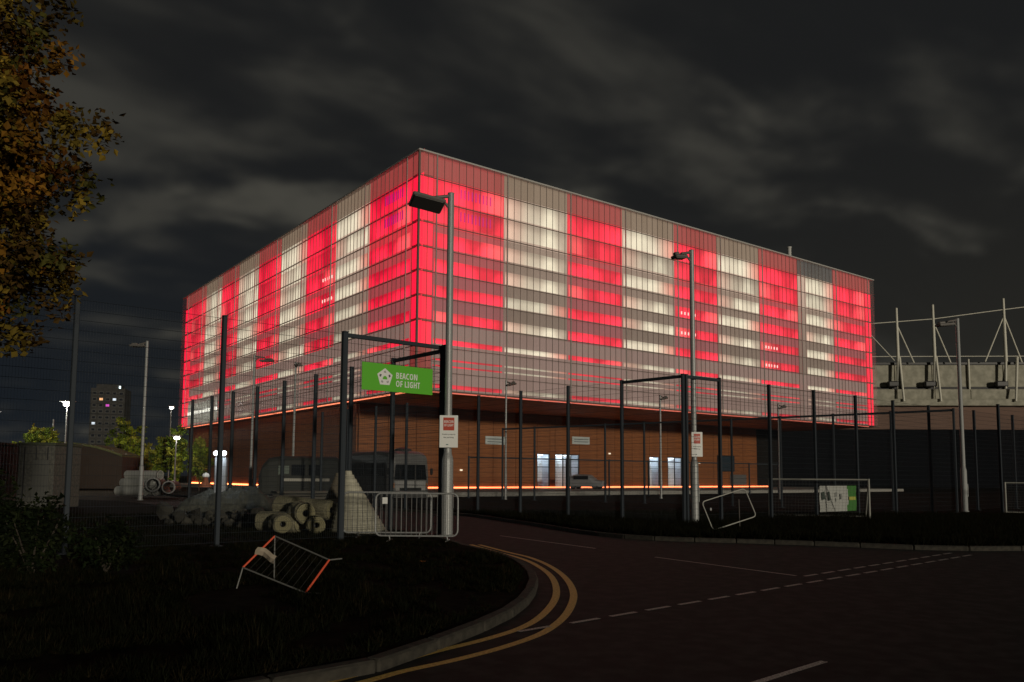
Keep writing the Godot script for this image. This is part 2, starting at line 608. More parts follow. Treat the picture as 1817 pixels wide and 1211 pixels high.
func building() -> void:
	var b := thing("lit_building", "huge square hall with red and white glowing translucent walls above a brown base", "building", CORNER, YAW)
	var reds := []
	var whites := []
	for i in 4:
		reds.append(light_mat("red_light_%d" % i, light_tex(20 + i, Color(0.5, 0.001, 0.022), Color(1.0, 0.018, 0.055), Color(1.0, 0.2, 0.17), 0.4 if i > 1 else 0.0), 1.9))
		whites.append(light_mat("white_light_%d" % i, light_tex(40 + i, Color(0.52, 0.41, 0.3), Color(0.98, 0.86, 0.63), Color(0.95, 0.3, 0.22), 0.85 if i % 2 else 0.4), 1.05))
	var red_low := glow("red_low_light", Color(0.3, 0.04, 0.035), 1.0)
	var white_low := glow("white_low_light", Color(0.17, 0.085, 0.055), 1.0)
	var corner_red := glow("corner_red_light", Color(1.0, 0.008, 0.045), 1.5)
	# between the bright bands the wash fades from the top row down
	var row_low := {}
	for side in ["R", "L"]:
		for r in 6:
			var f: float = ([0.88, 0.8, 0.46, 0.38, 0.32, 0.27] if side == "R" else [1.0, 0.95, 0.75, 0.55, 0.42, 0.33])[r]
			row_low[side + "r" + str(r)] = glow("red_row_light_%s%d" % [side, r], Color(f, 0.022 + 0.075 * (1.0 - f), 0.045 + 0.05 * (1.0 - f)), 1.0)
			row_low[side + "w" + str(r)] = glow("white_row_light_%s%d" % [side, r], Color(0.75, 0.53, 0.4) * f * 0.88, 1.0)
	var lower_low := glow("lower_low_light", Color(0.235, 0.15, 0.125), 1.0)
	var red_top := glow("red_parapet_light", Color(0.36, 0.055, 0.05), 1.0)
	var white_top := glow("white_parapet_light", Color(0.24, 0.17, 0.115), 1.0)
	var grey_top := glow("grey_parapet_light", Color(0.06, 0.058, 0.055), 1.0)
	var skin := mat("translucent_skin", Color(0.42, 0.4, 0.39), 0.45)
	skin.transparency = BaseMaterial3D.TRANSPARENCY_ALPHA
	skin.albedo_color.a = 0.1
	skin.backlight_enabled = true
	skin.backlight = Color(0.7, 0.7, 0.7)
	var skin_dusty: StandardMaterial3D = skin.duplicate()
	skin_dusty.resource_name = "dusty_skin"
	skin_dusty.albedo_color = Color(skin.albedo_color.r * 0.85, skin.albedo_color.g * 0.83, skin.albedo_color.b * 0.8, 0.15)
	var frame := mat("cladding_frame", Color(0.16, 0.12, 0.105), 0.6)
	var bay_frame := mat("bay_frame", Color(0.32, 0.3, 0.28), 0.5)
	var H := TOP - BOT
	# rows as fractions of the height from the top: [start, end]
	var rows := [[0.10, 0.196], [0.207, 0.29], [0.335, 0.397], [0.447, 0.503], [0.56, 0.607], [0.67, 0.712], [0.785, 0.807], [0.868, 0.876], [0.895, 0.902], [0.975, 0.992]]
	var row_power := [1.0, 0.95, 1.0, 1.0, 0.95, 0.9, 0.7, 0.5, 0.5, 0.5]
	var seams := [0.10, 0.2, 0.297, 0.403, 0.506, 0.611, 0.714, 0.82, 0.925]
	var edges_r := [1.6, 8.46, 15.42, 22.2, 29.4, 36.0, 43.1, 50.3, 57.6, 64.7]
	var edges_l := [1.9, 9.15, 15.9, 22.8, 29.65, 36.4, 43.2, 49.8, 56.5, 63.2]
	var scales := [1.0 + 0.45 / 52.0, 1.0 + 0.45 / 30.0]
	var dim := {}
	for m in reds + whites:
		for f in [0.8, 0.6]:
			var c: StandardMaterial3D = m.duplicate()
			c.emission_energy_multiplier = m.emission_energy_multiplier * f
			dim[[m, f]] = c
	for left in [false, true]:
		var e: Array = edges_l if left else edges_r
		var k: float = scales[1 if left else 0]
		var hgt := func(fr: float) -> float: return 1.6 + (TOP - fr * H - 1.6) * k
		var total := 66.2
		# the solid wall behind the skin
		var st := begin()
		box(st, Vector3(0, 0, -0.25), Vector3(total - 1.0, H + 0.1, 0.5))
		face_piece("inner_wall", st.commit(), mat("inner_wall", Color(0.3, 0.22, 0.17), 0.9), b, left, total * 0.5 + 0.3, (TOP + BOT) * 0.5 - 0.07, -0.55)
		for i in 9:
			var t0: float = e[i]
			var t1: float = e[i + 1]
			var w := t1 - t0
			var mid := (t0 + t1) * 0.5
			var red := i % 2 == 0
			# dim backs with the spread light put in as emission: parapet, upper and lower halves
			var pt: Material = red_top if red else white_top
			if not left and i == 7: pt = grey_top
			var y_hi: float = hgt.call(0.005)
			var y_seam: float = hgt.call(0.095)
			var y_mid: float = hgt.call(0.721)
			var y_low: float = BOT + 0.05
			face_piece("light_backing", panel_mesh(w - 0.02, y_hi - y_seam, 0.02), pt, b, left, mid, (y_hi + y_seam) * 0.5, -0.5)
			for r in 6:
				var ya: float = hgt.call(0.097 + 0.104 * r)
				var yb: float = hgt.call(0.097 + 0.104 * (r + 1))
				face_piece("light_backing", panel_mesh(w - 0.02, ya - yb - 0.005, 0.02), row_low[("L" if left else "R") + ("r" if red else "w") + str(r)], b, left, mid, (ya + yb) * 0.5, -0.5)
			face_piece("light_backing", panel_mesh(w - 0.02, y_mid - y_low - 0.01, 0.02), lower_low, b, left, mid, (y_mid + y_low) * 0.5, -0.5)
			for r in rows.size():
				var a: float = hgt.call(rows[r][0])
				var z: float = maxf(hgt.call(rows[r][1]), BOT + 0.03)
				var pick: Array = reds if red else whites
				var m: Material = pick[rng.randi() % 4]
				var p: float = row_power[r]
				if left and i > 1 and r < 8:
					var grow := (a - z) * 0.3
					a += grow * 0.3
					z -= grow
				if left and i == 1 and r > 2: m = whites[3]
				if left and i == 1 and r > 4: p = 0.6
				if p < 0.65: m = dim[[m, 0.6]]
				elif p < 0.96 and rng.randf() < 0.5: m = dim[[m, 0.8]]
				var inset := 0.12
				if not left and i == 7:
					inset = 0.9
				face_piece("light_band", panel_mesh(w - inset * 2.0, a - z, 0.03), m, b, left, mid + (inset - 0.12) * 0.9, (a + z) * 0.5, -0.46)
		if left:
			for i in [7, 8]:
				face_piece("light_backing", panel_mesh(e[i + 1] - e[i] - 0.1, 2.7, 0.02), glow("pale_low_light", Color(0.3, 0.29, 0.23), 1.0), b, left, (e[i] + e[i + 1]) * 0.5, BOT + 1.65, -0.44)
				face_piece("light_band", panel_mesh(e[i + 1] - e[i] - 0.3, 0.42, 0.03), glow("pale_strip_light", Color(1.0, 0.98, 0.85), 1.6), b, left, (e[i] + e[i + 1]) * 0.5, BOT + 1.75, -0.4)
		# the red strip next to the corner and at the far end
		for s in [[0.12, e[0] - 0.06], [e[9] + 0.06, 66.1]]:
			var w: float = s[1] - s[0]
			var mid: float = (s[0] + s[1]) * 0.5
			face_piece("light_backing", panel_mesh(w, (hgt.call(0.005) - hgt.call(0.095)), 0.02), red_top, b, left, mid, (hgt.call(0.005) + hgt.call(0.095)) * 0.5, -0.5)
			for r in 9:
				var a: float = hgt.call(seams[r] + 0.006)
				var z: float = hgt.call(seams[r + 1] - 0.006) if r < 8 else BOT + 0.06
				face_piece("light_band", panel_mesh(w, a - z, 0.03), corner_red if r < 7 or s[0] > 1.0 else red_low, b, left, mid, (a + z) * 0.5, -0.46)
		# the lamp fixtures that show through the skin
		var fix_a := boxed(Vector3(0.07, 0.75, 0.06))
		var fix_b := boxed(Vector3(0.1, 0.28, 0.06))
		var purple := glow("fixture_purple_light", Color(0.55, 0.0, 0.2), 1.0)
		var hot := glow("fixture_hot_light", Color(1.0, 0.45, 0.4), 2.2)
		for row in 2:
			for j in 9: face_piece("lamp_fixture", fix_a, purple, b, left, (4.1 if not left else 3.2) + 0.36 * j, hgt.call(0.145 + 0.1 * row), -0.38)
		for p in ([[6, 4], [6, 5], [4, 3], [4, 4]] if not left else [[2, 2], [2, 3]]):
			for j in 5:
				var t: float = (e[p[0]] + 0.9 + 0.5 * j) if not left else (e[p[0]] + 0.5 + 0.5 * j)
				face_piece("lamp_fixture", fix_b, hot, b, left, t, hgt.call(rows[p[1]][0] * 0.4 + rows[p[1]][1] * 0.6), -0.38)
		# ledges behind the skin at every seam
		for s in seams:
			face_piece("ledge", boxed(Vector3(total - 0.3, 0.045, 0.14)), frame, b, left, total * 0.5, TOP - s * H, -0.16)
		# skin: planks with a mullion at every joint
		var per := 10
		var pm := {}
		var joints: Array = [0.0, e[0] * 0.5]
		for i in 9:
			for j in per: joints.append(lerpf(e[i], e[i + 1], float(j) / per))
		joints.append(e[9])
		joints.append(66.2)
		var mull := boxed(Vector3(0.024, H, 0.05))
		var big := boxed(Vector3(0.11, H, 0.09), 0.01)
		for i in joints.size() - 1:
			var w: float = snappedf(joints[i + 1] - joints[i], 0.001)
			if not pm.has(w): pm[w] = boxed(Vector3(w - 0.012, H - 0.02, 0.03))
			face_piece("cladding_plank", pm[w], skin_dusty if rng.randf() < 0.35 else skin, b, left, (joints[i] + joints[i + 1]) * 0.5, (TOP + BOT) * 0.5, 0.0)
			if i > 0:
				var at_bay: bool = absf(joints[i] - e[0]) < 0.01 or (i - 2) % per == 0
				if at_bay: face_piece("bay_post", big, bay_frame, b, left, joints[i], (TOP + BOT) * 0.5, 0.0)
				else: face_piece("mullion", mull, frame, b, left, joints[i], (TOP + BOT) * 0.5, -0.005)
		# edges
		for j in 9: face_piece("edge_light", boxed(Vector3(7.0, 0.08, 0.12)), (glow("left_edge_light", Color(1.0, 0.25, 0.12), 1.7) if left else glow("right_edge_light", Color(1.0, 0.2, 0.13), 0.8)), b, left, 4.0 + 7.1 * j, BOT - 0.16, -0.2)
		face_piece("bottom_rail", boxed(Vector3(66.2, 0.1, 0.5)), frame, b, left, 33.1, BOT - 0.05, -0.25)
		face_piece("roof_edge", boxed(Vector3(66.3, 0.14, 0.4), 0.02), mat("roof_trim", Color(0.5, 0.49, 0.47), 0.5), b, left, 33.1, TOP + 0.07, -0.12)
	obj("corner_post", boxed(Vector3(0.16, H + 0.04, 0.16), 0.02), frame, b, Vector3(0.0, (TOP + BOT) * 0.5, 0.0))
	obj("roof", boxed(Vector3(65.4, 0.4, 65.4)), mats["concrete"], b, Vector3(33.3, TOP - 0.3, -33.3))
	# far sides, never seen: plain walls that close the hall
	obj("rear_wall", boxed(Vector3(0.4, H, 65.6)), mats["concrete"], b, Vector3(66.0, (TOP + BOT) * 0.5 - 0.1, -33.3))
	obj("rear_wall", boxed(Vector3(65.4, H, 0.4)), mats["concrete"], b, Vector3(33.3, (TOP + BOT) * 0.5 - 0.1, -66.0))
	obj("flue", lathed(Vector3.ZERO, Vector3.UP, [[0.0, 0.0], [0.22, 0.0], [0.22, 2.1], [0.27, 2.12], [0.27, 2.3], [0.0, 2.32]], 12), mat("flue_metal", Color(0.6, 0.6, 0.58), 0.4), b, Vector3(51.5, TOP - 0.1, -2.2))
	# soffit and lower walls
	var timber: Material = mats["timber"]
	obj("soffit", boxed(Vector3(65.5, 0.2, 65.5)), timber, b, Vector3(33.2, BOT - 0.08, -33.2))
	var wall_top := BOT - 0.23
	var base := 0.42
	var dark_wall := mat("dark_wall", Color(0.013, 0.012, 0.011), 0.6)
	# right lower wall, recessed 12 m under the overhang, with two lit double entrances
	var openings := [[21.35, 23.05], [23.75, 27.15], [37.9, 39.6], [41.0, 43.5]]
	var marks := [1.3, 4.2, 7.1, 10.0, 12.9, 15.8, 18.6, 21.35, 23.05, 23.75, 27.15, 29.7, 32.4, 35.1, 37.9, 39.6, 41.0, 43.5, 46.4, 49.3, 52.2, 55.1, 58.0, 60.9, 63.6]
	for i in marks.size() - 1:
		var t0: float = marks[i]
		var t1: float = marks[i + 1]
		var open := false
		for o in openings: open = open or absf(o[0] - t0) < 0.01
		var lo := 4.0 if open else base
		face_piece("wall_panel", boxed(Vector3(t1 - t0 - 0.03, wall_top - lo, 0.2), 0.015), timber if t0 < 57.0 else dark_wall, b, false, (t0 + t1) * 0.5, (wall_top + lo) * 0.5, -12.1)  # far end panels coloured dark to stand for the unlit undercroft
	face_piece("wall_core", boxed(Vector3(62.0, wall_top - 4.15, 0.1)), dark_wall, b, false, 32.4, (wall_top + 4.15) * 0.5, -12.4)
	for o in openings: entrance(b, o[0], o[1], base, 4.0)
	var strip := glow("strip_light_glow", Color(1.0, 0.2, 0.07), 4.5)
	for i in marks.size() - 1:
		if marks[i] > 58.5: break
		var w: float = marks[i + 1] - marks[i]
		face_piece("strip_light", boxed(Vector3(w - 0.02, 0.14, 0.06)), strip, b, false, (marks[i] + marks[i + 1]) * 0.5, base + 0.12, -11.9)
	# left lower wall, recessed 1.2 m
	var t := 12.3
	while t < 63.0:
		face_piece("wall_panel", boxed(Vector3(2.47, wall_top - base, 0.2), 0.015), timber, b, true, t + 1.25, (wall_top + base) * 0.5, -1.3)
		if t < 62.0: face_piece("strip_light", boxed(Vector3(2.48, 0.16, 0.06)), glow("left_strip_light", Color(1.0, 0.22, 0.07), 8.0), b, true, t + 1.25, base + 0.1, -1.1)
		t += 2.5
	face_piece("wall_core", boxed(Vector3(52.0, wall_top - base, 0.1)), dark_wall, b, true, 38.4, (wall_top + base) * 0.5, -1.6)
	# plates and a screen on the right lower wall
	var plate := mat("wall_plate", Color(0.5, 0.56, 0.56), 0.5)
	for p in [[16.0, 2.4, 5.15, 0.8], [27.3, 2.5, 5.5, 0.8]]:
		var s := face_piece("wall_sign", boxed(Vector3(p[1], p[3], 0.08), 0.01), plate, b, false, p[0], p[2], -11.95)
		for k in 2:
			obj("text_bar", boxed(Vector3(p[1] * 0.8, 0.07, 0.01)), mat("sign_text", Color(0.12, 0.14, 0.16), 0.6), s, Vector3(0, 0.12 - 0.26 * k, 0.046))
	var scr := face_piece("screen", boxed(Vector3(3.3, 2.0, 0.12), 0.02), mat("screen_case", Color(0.02, 0.022, 0.025), 0.3), b, false, 51.6, 3.4, -11.93)
	obj("screen_glass", boxed(Vector3(3.1, 1.8, 0.01)), mat("screen_glass", Color(0.03, 0.045, 0.06), 0.12), scr, Vector3(0, 0, 0.066))
	face_piece("louvre_panel", boxed(Vector3(3.2, 1.3, 0.1), 0.02), mat("louvre", Color(0.12, 0.12, 0.12), 0.5), b, false, 54.0, 1.4, -11.94)
	for p in [[12.0, 2.2], [31.5, 4.2], [46.5, 3.4]]:
		var q := face_piece("wall_lamp", boxed(Vector3(0.22, 0.14, 0.16), 0.02), glow("small_lamp_glow", Color(1.0, 0.85, 0.6), 1.2), b, false, p[0], p[1], -11.9)
		q.set_meta("label", "small lamp on the brown lower wall")
	var yard := PackedVector2Array()
	var wl := Node3D.new()
	wl.transform = b.transform
	for p in [Vector3(-2.0, 0, 2.0), Vector3(68, 0, 2.0), Vector3(68, 0, -68), Vector3(-2.0, 0, -68)]:
		var q: Vector3 = b.transform * p
		yard.append(Vector2(q.x, q.z))
	wl.free()
	structure("forecourt", slab(yard, 0.42, 0.5), mats["concrete"])

func entrance(b: Node3D, t0: float, t1: float, lo: float, hi: float) -> void:
	var e := Node3D.new()
	e.name = numbered(b, "entrance")
	b.add_child(e, true)
	e.position = Vector3((t0 + t1) * 0.5, lo, -12.1)
	var w := t1 - t0
	var h := hi - lo
	var pale := mat("lobby_wall", Color(0.55, 0.6, 0.66), 0.6)
	var st := begin()
	box(st, Vector3(0, h * 0.5, -1.25), Vector3(w, h, 0.1))
	box(st, Vector3(-w * 0.5 - 0.05, h * 0.5, -0.7), Vector3(0.1, h, 1.2))
	box(st, Vector3(w * 0.5 + 0.05, h * 0.5, -0.7), Vector3(0.1, h, 1.2))
	box(st, Vector3(0, h + 0.05, -0.7), Vector3(w, 0.1, 1.2))
	obj("lobby", st.commit(), pale, e)
	var fr := begin()
	var n := maxi(1, int(round(w / 1.3)))
	for i in n + 1:
		box(fr, Vector3(-w * 0.5 + 0.05 + (w - 0.1) * i / n, h * 0.5, 0.0), Vector3(0.09, h, 0.12), Basis.IDENTITY, 0.01)
	box(fr, Vector3(0, h - 0.05, 0.004), Vector3(w - 0.2, 0.09, 0.12), Basis.IDENTITY, 0.01)
	box(fr, Vector3(0, h * 0.62, 0.004), Vector3(w - 0.2, 0.06, 0.1))
	obj("door_frame", fr.commit(), mats["dark_metal"], e)
	obj("lamp_panel", boxed(Vector3(w * 0.6, 0.08, 0.3), 0.01), glow("entrance_lamp", Color(0.85, 0.95, 1.0), 3.5), e, Vector3(0, h - 0.12, -0.75))
	lamp_light(e, Vector3(0, h - 0.3, -0.72), Color(0.8, 0.92, 1.0), 0.9, 0.15)

# ------------------------------------------------------------------ stadium on the right
func stadium() -> void:
	var s := thing("stadium", "pale stadium stand with white masts and cables right of the glowing hall", "stadium", Vector3(84, 0, -150), -0.06)
	var pale := textured("stadium_cladding", 17, 0.01, Color(0.28, 0.27, 0.21), Color(0.42, 0.4, 0.32), 9.0, 0.7)
	var steel := mat("stadium_steel", Color(0.72, 0.7, 0.6), 0.5)
	var brown := mat("stadium_wall", Color(0.2, 0.12, 0.09), 0.8)
	var xs := [-30.0, -24.0, -18.0, -11.5, -4.6, 1.9, 8.4, 16.0, 24.0, 32.0]
	for i in xs.size() - 1:
		var w: float = xs[i + 1] - xs[i]
		obj("cladding_panel", boxed(Vector3(w - 0.12, 4.6, 0.5), 0.04), pale, s, Vector3((xs[i] + xs[i + 1]) * 0.5, 20.9, 0))
		obj("lower_panel", boxed(Vector3(w - 0.08, 1.9, 0.6), 0.04), pale, s, Vector3((xs[i] + xs[i + 1]) * 0.5, 17.5, 0.9))
	obj("dark_gap", boxed(Vector3(70, 0.9, 0.5)), mats["black"], s, Vector3(0, 18.55, 0.1))
	obj("roof_gutter", boxed(Vector3(70, 0.5, 1.0), 0.05), mats["dark_metal"], s, Vector3(0, 23.4, 0.1))
	obj("canopy_edge", boxed(Vector3(70, 1.3, 1.6), 0.1), pale, s, Vector3(0, 15.9, 1.4))
	obj("concourse_wall", boxed(Vector3(70, 4.2, 1.0)), brown, s, Vector3(0, 13.0, 0.5))
	obj("concourse_glazing", boxed(Vector3(70, 10.8, 1.0)), mat("concourse_dark", Color(0.006, 0.007, 0.009), 0.8), s, Vector3(0, 5.4, 0.7))
	obj("stand_body", boxed(Vector3(70, 22.0, 14.0)), mat("stand_body", Color(0.05, 0.05, 0.045), 0.8), s, Vector3(0, 11.2, -7.5))
	var masts := [[-11.3, 33.8], [-4.6, 34.4], [8.3, 35.5], [21.5, 36.6]]
	for m in masts:
		var x: float = m[0]
		var top: float = m[1]
		var st := begin()
		tube(st, Vector3(x, 23.6, 1.6), Vector3(x - 0.1, top, 1.8), 0.32, 0.22, 8)
		obj("mast", st.commit(), steel, s)
		for k in [[-3.0 if x > 5.0 else 0.0, 23.6], [2.3, 23.4]]:
			obj("strut", tubed(Vector3(x + k[0] * 1.25, k[1], 1.6), Vector3(x - 0.05, top - 3.2, 1.7), 0.14, 0.12, 6), steel, s)
		obj("mast_leg", tubed(Vector3(x + (0.9 if x > 5 else 0.4), 16.0, 2.6), Vector3(x + (2.0 if x > 5 else 0.2), 24.4, 1.7), 0.2, 0.26, 8), steel, s)
		obj("mast_leg", tubed(Vector3(x - 0.25, 18.5, 1.6), Vector3(x, 24.4, 1.6), 0.2, 0.26, 8), steel, s)
		obj("bracket", boxed(Vector3(2.2, 1.1, 1.2), 0.2), mats["dark_metal"], s, Vector3(x - 0.9, 19.4, 1.3))
	var pts := [[-34.0, 29.6], [-11.35, 31.2], [-4.65, 31.7], [8.2, 33.4], [21.4, 35.0], [34.0, 37.0]]
	for i in pts.size() - 1:
		obj("cable", tubed(Vector3(pts[i][0], pts[i][1], 1.75), Vector3(pts[i + 1][0], pts[i + 1][1], 1.75), 0.09, 0.09, 6), steel, s)
	obj("cable", tubed(Vector3(-16.5, 29.0, 1.75), Vector3(-12.0, 23.8, 1.7), 0.09, 0.09, 6), steel, s)
	obj("rail", tubed(Vector3(-34, 24.6, 1.6), Vector3(34, 24.6, 1.6), 0.08, 0.08, 6), steel, s)
	obj("down_pipe", tubed(Vector3(2.0, 18.4, 0.6), Vector3(2.0, 24.2, 0.6), 0.18, 0.18, 8), steel, s)
	obj("dark_duct", tubed(Vector3(-10.2, 17.9, 0.8), Vector3(-10.6, 22.9, 0.6), 0.25, 0.25, 8), mats["black"], s)

# ------------------------------------------------------------------ far left
func far_left() -> void:
	var tw := thing("tower_block", "distant block of flats with a few lit windows on the left horizon", "building", Vector3(-201.5, 0, -400), 0.25)
	var wall := textured("tower_wall", 21, 0.01, Color(0.035, 0.035, 0.032), Color(0.055, 0.052, 0.05), 20.0, 0.9)
	obj("wall", boxed(Vector3(15.5, 44.0, 14.0), 0.05), wall, tw, Vector3(0, 22.0, 0))
	obj("roof_housing", boxed(Vector3(11.0, 2.2, 9.0), 0.05), wall, tw, Vector3(-0.5, 45.1, 0))
	var dark := mat("dark_pane", Color(0.02, 0.022, 0.028), 0.15)
	var lit := [glow("window_white_light", Color(0.8, 0.9, 1.0), 1.0), glow("window_warm_light", Color(1.0, 0.5, 0.22), 1.1), glow("window_pink_light", Color(1.0, 0.08, 0.8), 0.7)]
	var wm := boxed(Vector3(1.5, 1.1, 0.1))
	var fm := boxed(Vector3(1.95, 1.65, 0.08))
	for r in 9:
		for c in 5:
			var p := Vector3(-6.0 + 3.0 * c, 41.5 - 3.0 * r, 7.05)
			var w := obj("window", fm, mats["white_board"] if false else mat("window_frame", Color(0.07, 0.07, 0.065), 0.6), tw, p)
			var m: Material = dark
			if r == 1 and c == 1: m = lit[1]
			if (r == 1 and c == 3) or (r == 5 and c == 0): m = lit[0]
			if r == 2 and c == 2: m = lit[2]
			obj("pane", wm, m, w, Vector3(0, 0, 0.06))
	obj("roof_light", boxed(Vector3(0.8, 1.4, 0.6), 0.1), glow("roof_light_glow", Color(0.8, 1.0, 1.0), 2.0), tw, Vector3(5.0, 44.7, 6.0))
	# pale site cabins
	var cab := textured("cabin_wall", 23, 0.02, Color(0.08, 0.08, 0.07), Color(0.13, 0.125, 0.108), 1.7, 0.8)
	var spots := [[-24.05, 3.0, "pale grey site cabin at the left edge of the picture"], [-20.85, 1.55, "narrow pale grey site cabin beside the brown shed"]]
	for a in spots:
		var c := thing("site_cabin", a[2], "cabin", Vector3(a[0], 0.1, -36.2), 0.05, "pale site cabins on the left")
		obj("wall", boxed(Vector3(a[1], 2.75, 2.4), 0.03), cab, c, Vector3(0, 1.375, 0))
		obj("roof_lip", boxed(Vector3(a[1] + 0.12, 0.12, 2.52), 0.02), mat("cabin_lip", Color(0.07, 0.08, 0.05), 0.7), c, Vector3(0, 2.81, 0))
		for k in 3: obj("panel_joint", boxed(Vector3(0.04, 2.6, 0.03)), mats["dark_metal"], c, Vector3((-0.32 + 0.32 * k) * a[1], 1.38, 1.21))
		obj("door", boxed(Vector3(0.85 if a[1] > 2 else 0.7, 2.0, 0.05), 0.01), mat("cabin_door", Color(0.11, 0.11, 0.1), 0.7), c, Vector3(0.16 * a[1], 1.1, 1.235))
	# brown shed with a curved roof edge
	var sh := thing("brown_shed", "long dark brown shed with a curved mossy roof left of the hall", "shed", Vector3(-46.0, 0.1, -86.0), 0.12)
	var prof := []
	for i in 13:
		var u := i / 12.0
		prof.append(Vector2(-5.0 + 9.7 * u, 5.0 - 1.7 * u * u - 0.12 * sin(u * 6.0)))
	var st := begin()
	var rf := begin()
	for i in 12:
		var a: Vector2 = prof[i]
		var c: Vector2 = prof[i + 1]
		quad(st, Vector3(a.x, 0, 2), Vector3(c.x, 0, 2), Vector3(c.x, c.y, 2), Vector3(a.x, a.y, 2), Vector3(0, 0, 1))
		quad(st, Vector3(a.x, 0, -4), Vector3(c.x, 0, -4), Vector3(c.x, c.y, -4), Vector3(a.x, a.y, -4), Vector3(0, 0, -1))
		var m := (a + c) * 0.5
		var dv := (c - a).normalized()
		var bas := Basis(Vector3(dv.x, dv.y, 0), Vector3(-dv.y, dv.x, 0), Vector3(0, 0, 1))
		box(rf, Vector3(m.x, m.y + 0.12, -1.0), Vector3(a.distance_to(c) + 0.02, 0.22, 6.6), bas)
	for x in [prof[0], prof[12]]: quad(st, Vector3(x.x, 0, 2), Vector3(x.x, 0, -4), Vector3(x.x, x.y, -4), Vector3(x.x, x.y, 2))
	obj("wall", st.commit(), mat("shed_brown", Color(0.026, 0.015, 0.009), 0.85), sh)
	obj("roof", rf.commit(), textured("mossy_roof", 25, 0.03, Color(0.06, 0.07, 0.025), Color(0.12, 0.12, 0.05), 2.0, 0.9), sh)
	for i in 7: obj("wall_batten", boxed(Vector3(0.08, 3.2, 0.06)), mat("shed_batten", Color(0.035, 0.022, 0.015), 0.8), sh, Vector3(-4.4 + 1.42 * i, 1.6, 2.04))
	var kerbst := glow("shed_strip", Color(1.0, 0.28, 0.1), 0.3)
	# lit street lamps
	street_lamp(Vector3(-41.9, 0.1, -75.0), 8.1, "bright white street lamp left of the distant tower block", 18.0, 1.7)
	street_lamp(Vector3(-44.6, 0.1, -104.2), 10.2, "bright white floodlight post beside the left end of the hall", 10.0)
	street_lamp(Vector3(-45.4, 0.1, -70.0), 6.7, "bright lamp cut by the left edge of the picture", 14.0)
	street_lamp(Vector3(-29.4, 0.1, -70.0), 4.7, "small low lamp in front of the yellow green trees", 4.0)
	tag(obj("pole", tubed(Vector3.ZERO, Vector3(0, 7.0, 0), 0.1, 0.07), mats["galvanised"], self, Vector3(-46.0, 0.05, -80.0)), "thin white pole just left of the bright street lamp", "pole")

func street_lamp(at: Vector3, h: float, label: String, energy: float, k := 1.0) -> void:
	var s := thing("street_lamp", label, "street lamp", at, 0.0, "lit lamps on the left")
	obj("pole", tubed(Vector3.ZERO, Vector3(0, h, 0), 0.09, 0.05, 10), mats["lamp_metal"], s)
	obj("hood", boxed(Vector3(0.75 * k, 0.14, 0.42 * k), 0.05), mats["lamp_metal"], s, Vector3(0.1, h + 0.2, 0.1))
	obj("lamp_lens", boxed(Vector3(0.42 * k, 0.26 * k, 0.34), 0.06), glow("street_lamp_glow", Color(1.0, 0.98, 0.9), 12.0), s, Vector3(0.1, h, 0.1))
	lamp_light(s, Vector3(0.1, h - 0.02, 0.1 + (0.0 if k < 1.1 else 0.3)), Color(0.95, 1.0, 0.92), energy, 0.12)

# ------------------------------------------------------------------ fences of the ball courts
func fence_mesh(w: float, h: float) -> Mesh:
	var st := begin()
	var nx := int(w / 0.05)
	for i in nx + 1:
		var x := -w * 0.5 + w * i / nx
		tube(st, Vector3(x, 0.06, 0), Vector3(x, h - 0.03, 0), 0.0016, 0.0016, 3, false)
	var ny := int(h / 0.2)
	for j in ny + 1:
		var y := 0.08 + (h - 0.12) * j / ny
		for z in [-0.008, 0.008]:
			tube(st, Vector3(-w * 0.5, y, z), Vector3(w * 0.5, y, z), 0.0034, 0.0034, 3, false)
	return st.commit()

# posts: array of Vector2; railed: indices of bays with a heavy top rail
func fence(label: String, posts: Array, h: float, y: float, railed: Array, skip: Array = [], thick := 0.12, group := "tall mesh fences of the ball courts") -> Node3D:
	var o: Vector2 = posts[0]
	var f := thing("court_fence", label, "fence", Vector3(o.x, y, o.y), 0.0, group)
	var made := {}
	for i in posts.size():
		var p: Vector2 = posts[i] - o
		var d: Vector2 = posts[mini(i + 1, posts.size() - 1)] - posts[maxi(i - 1, 0)]
		var ang := atan2(-d.y, d.x)
		var st := begin()
		box(st, Vector3(0, h * 0.5, 0), Vector3(thick * 0.75, h, thick), Basis.IDENTITY, 0.012)
		box(st, Vector3(0, h + 0.012, 0), Vector3(thick * 0.8, 0.024, thick * 1.05))
		box(st, Vector3(0, 0.012, 0), Vector3(thick * 2.0, 0.024, thick * 2.0))
		var po := obj("post", st.commit(), mats["fence_steel"], f, Vector3(p.x, 0, p.y))
		po.rotation.y = ang
		if i < posts.size() - 1 and not i in skip:
			var q: Vector2 = posts[i + 1] - o
			var w := snappedf(p.distance_to(q) - thick * 0.8, 0.02)
			if not made.has(w): made[w] = fence_mesh(w, h)
			var m := (p + q) * 0.5
			var pa := obj("mesh_panel", made[w], mats["fence_steel"], f, Vector3(m.x, 0, m.y))
			pa.rotation.y = atan2(-(q - p).y, (q - p).x)
			stuff(pa)
			if i in railed:
				var ra := obj("top_rail", boxed(Vector3(w, 0.1, 0.08), 0.01), mats["fence_steel"], f, Vector3(m.x, h - 0.06, m.y))
				ra.rotation.y = pa.rotation.y
	return f

func line_posts(a: Vector2, step: Vector2, n: int) -> Array:
	var out := []
	for i in n: out.append(a + step * i)
	return out

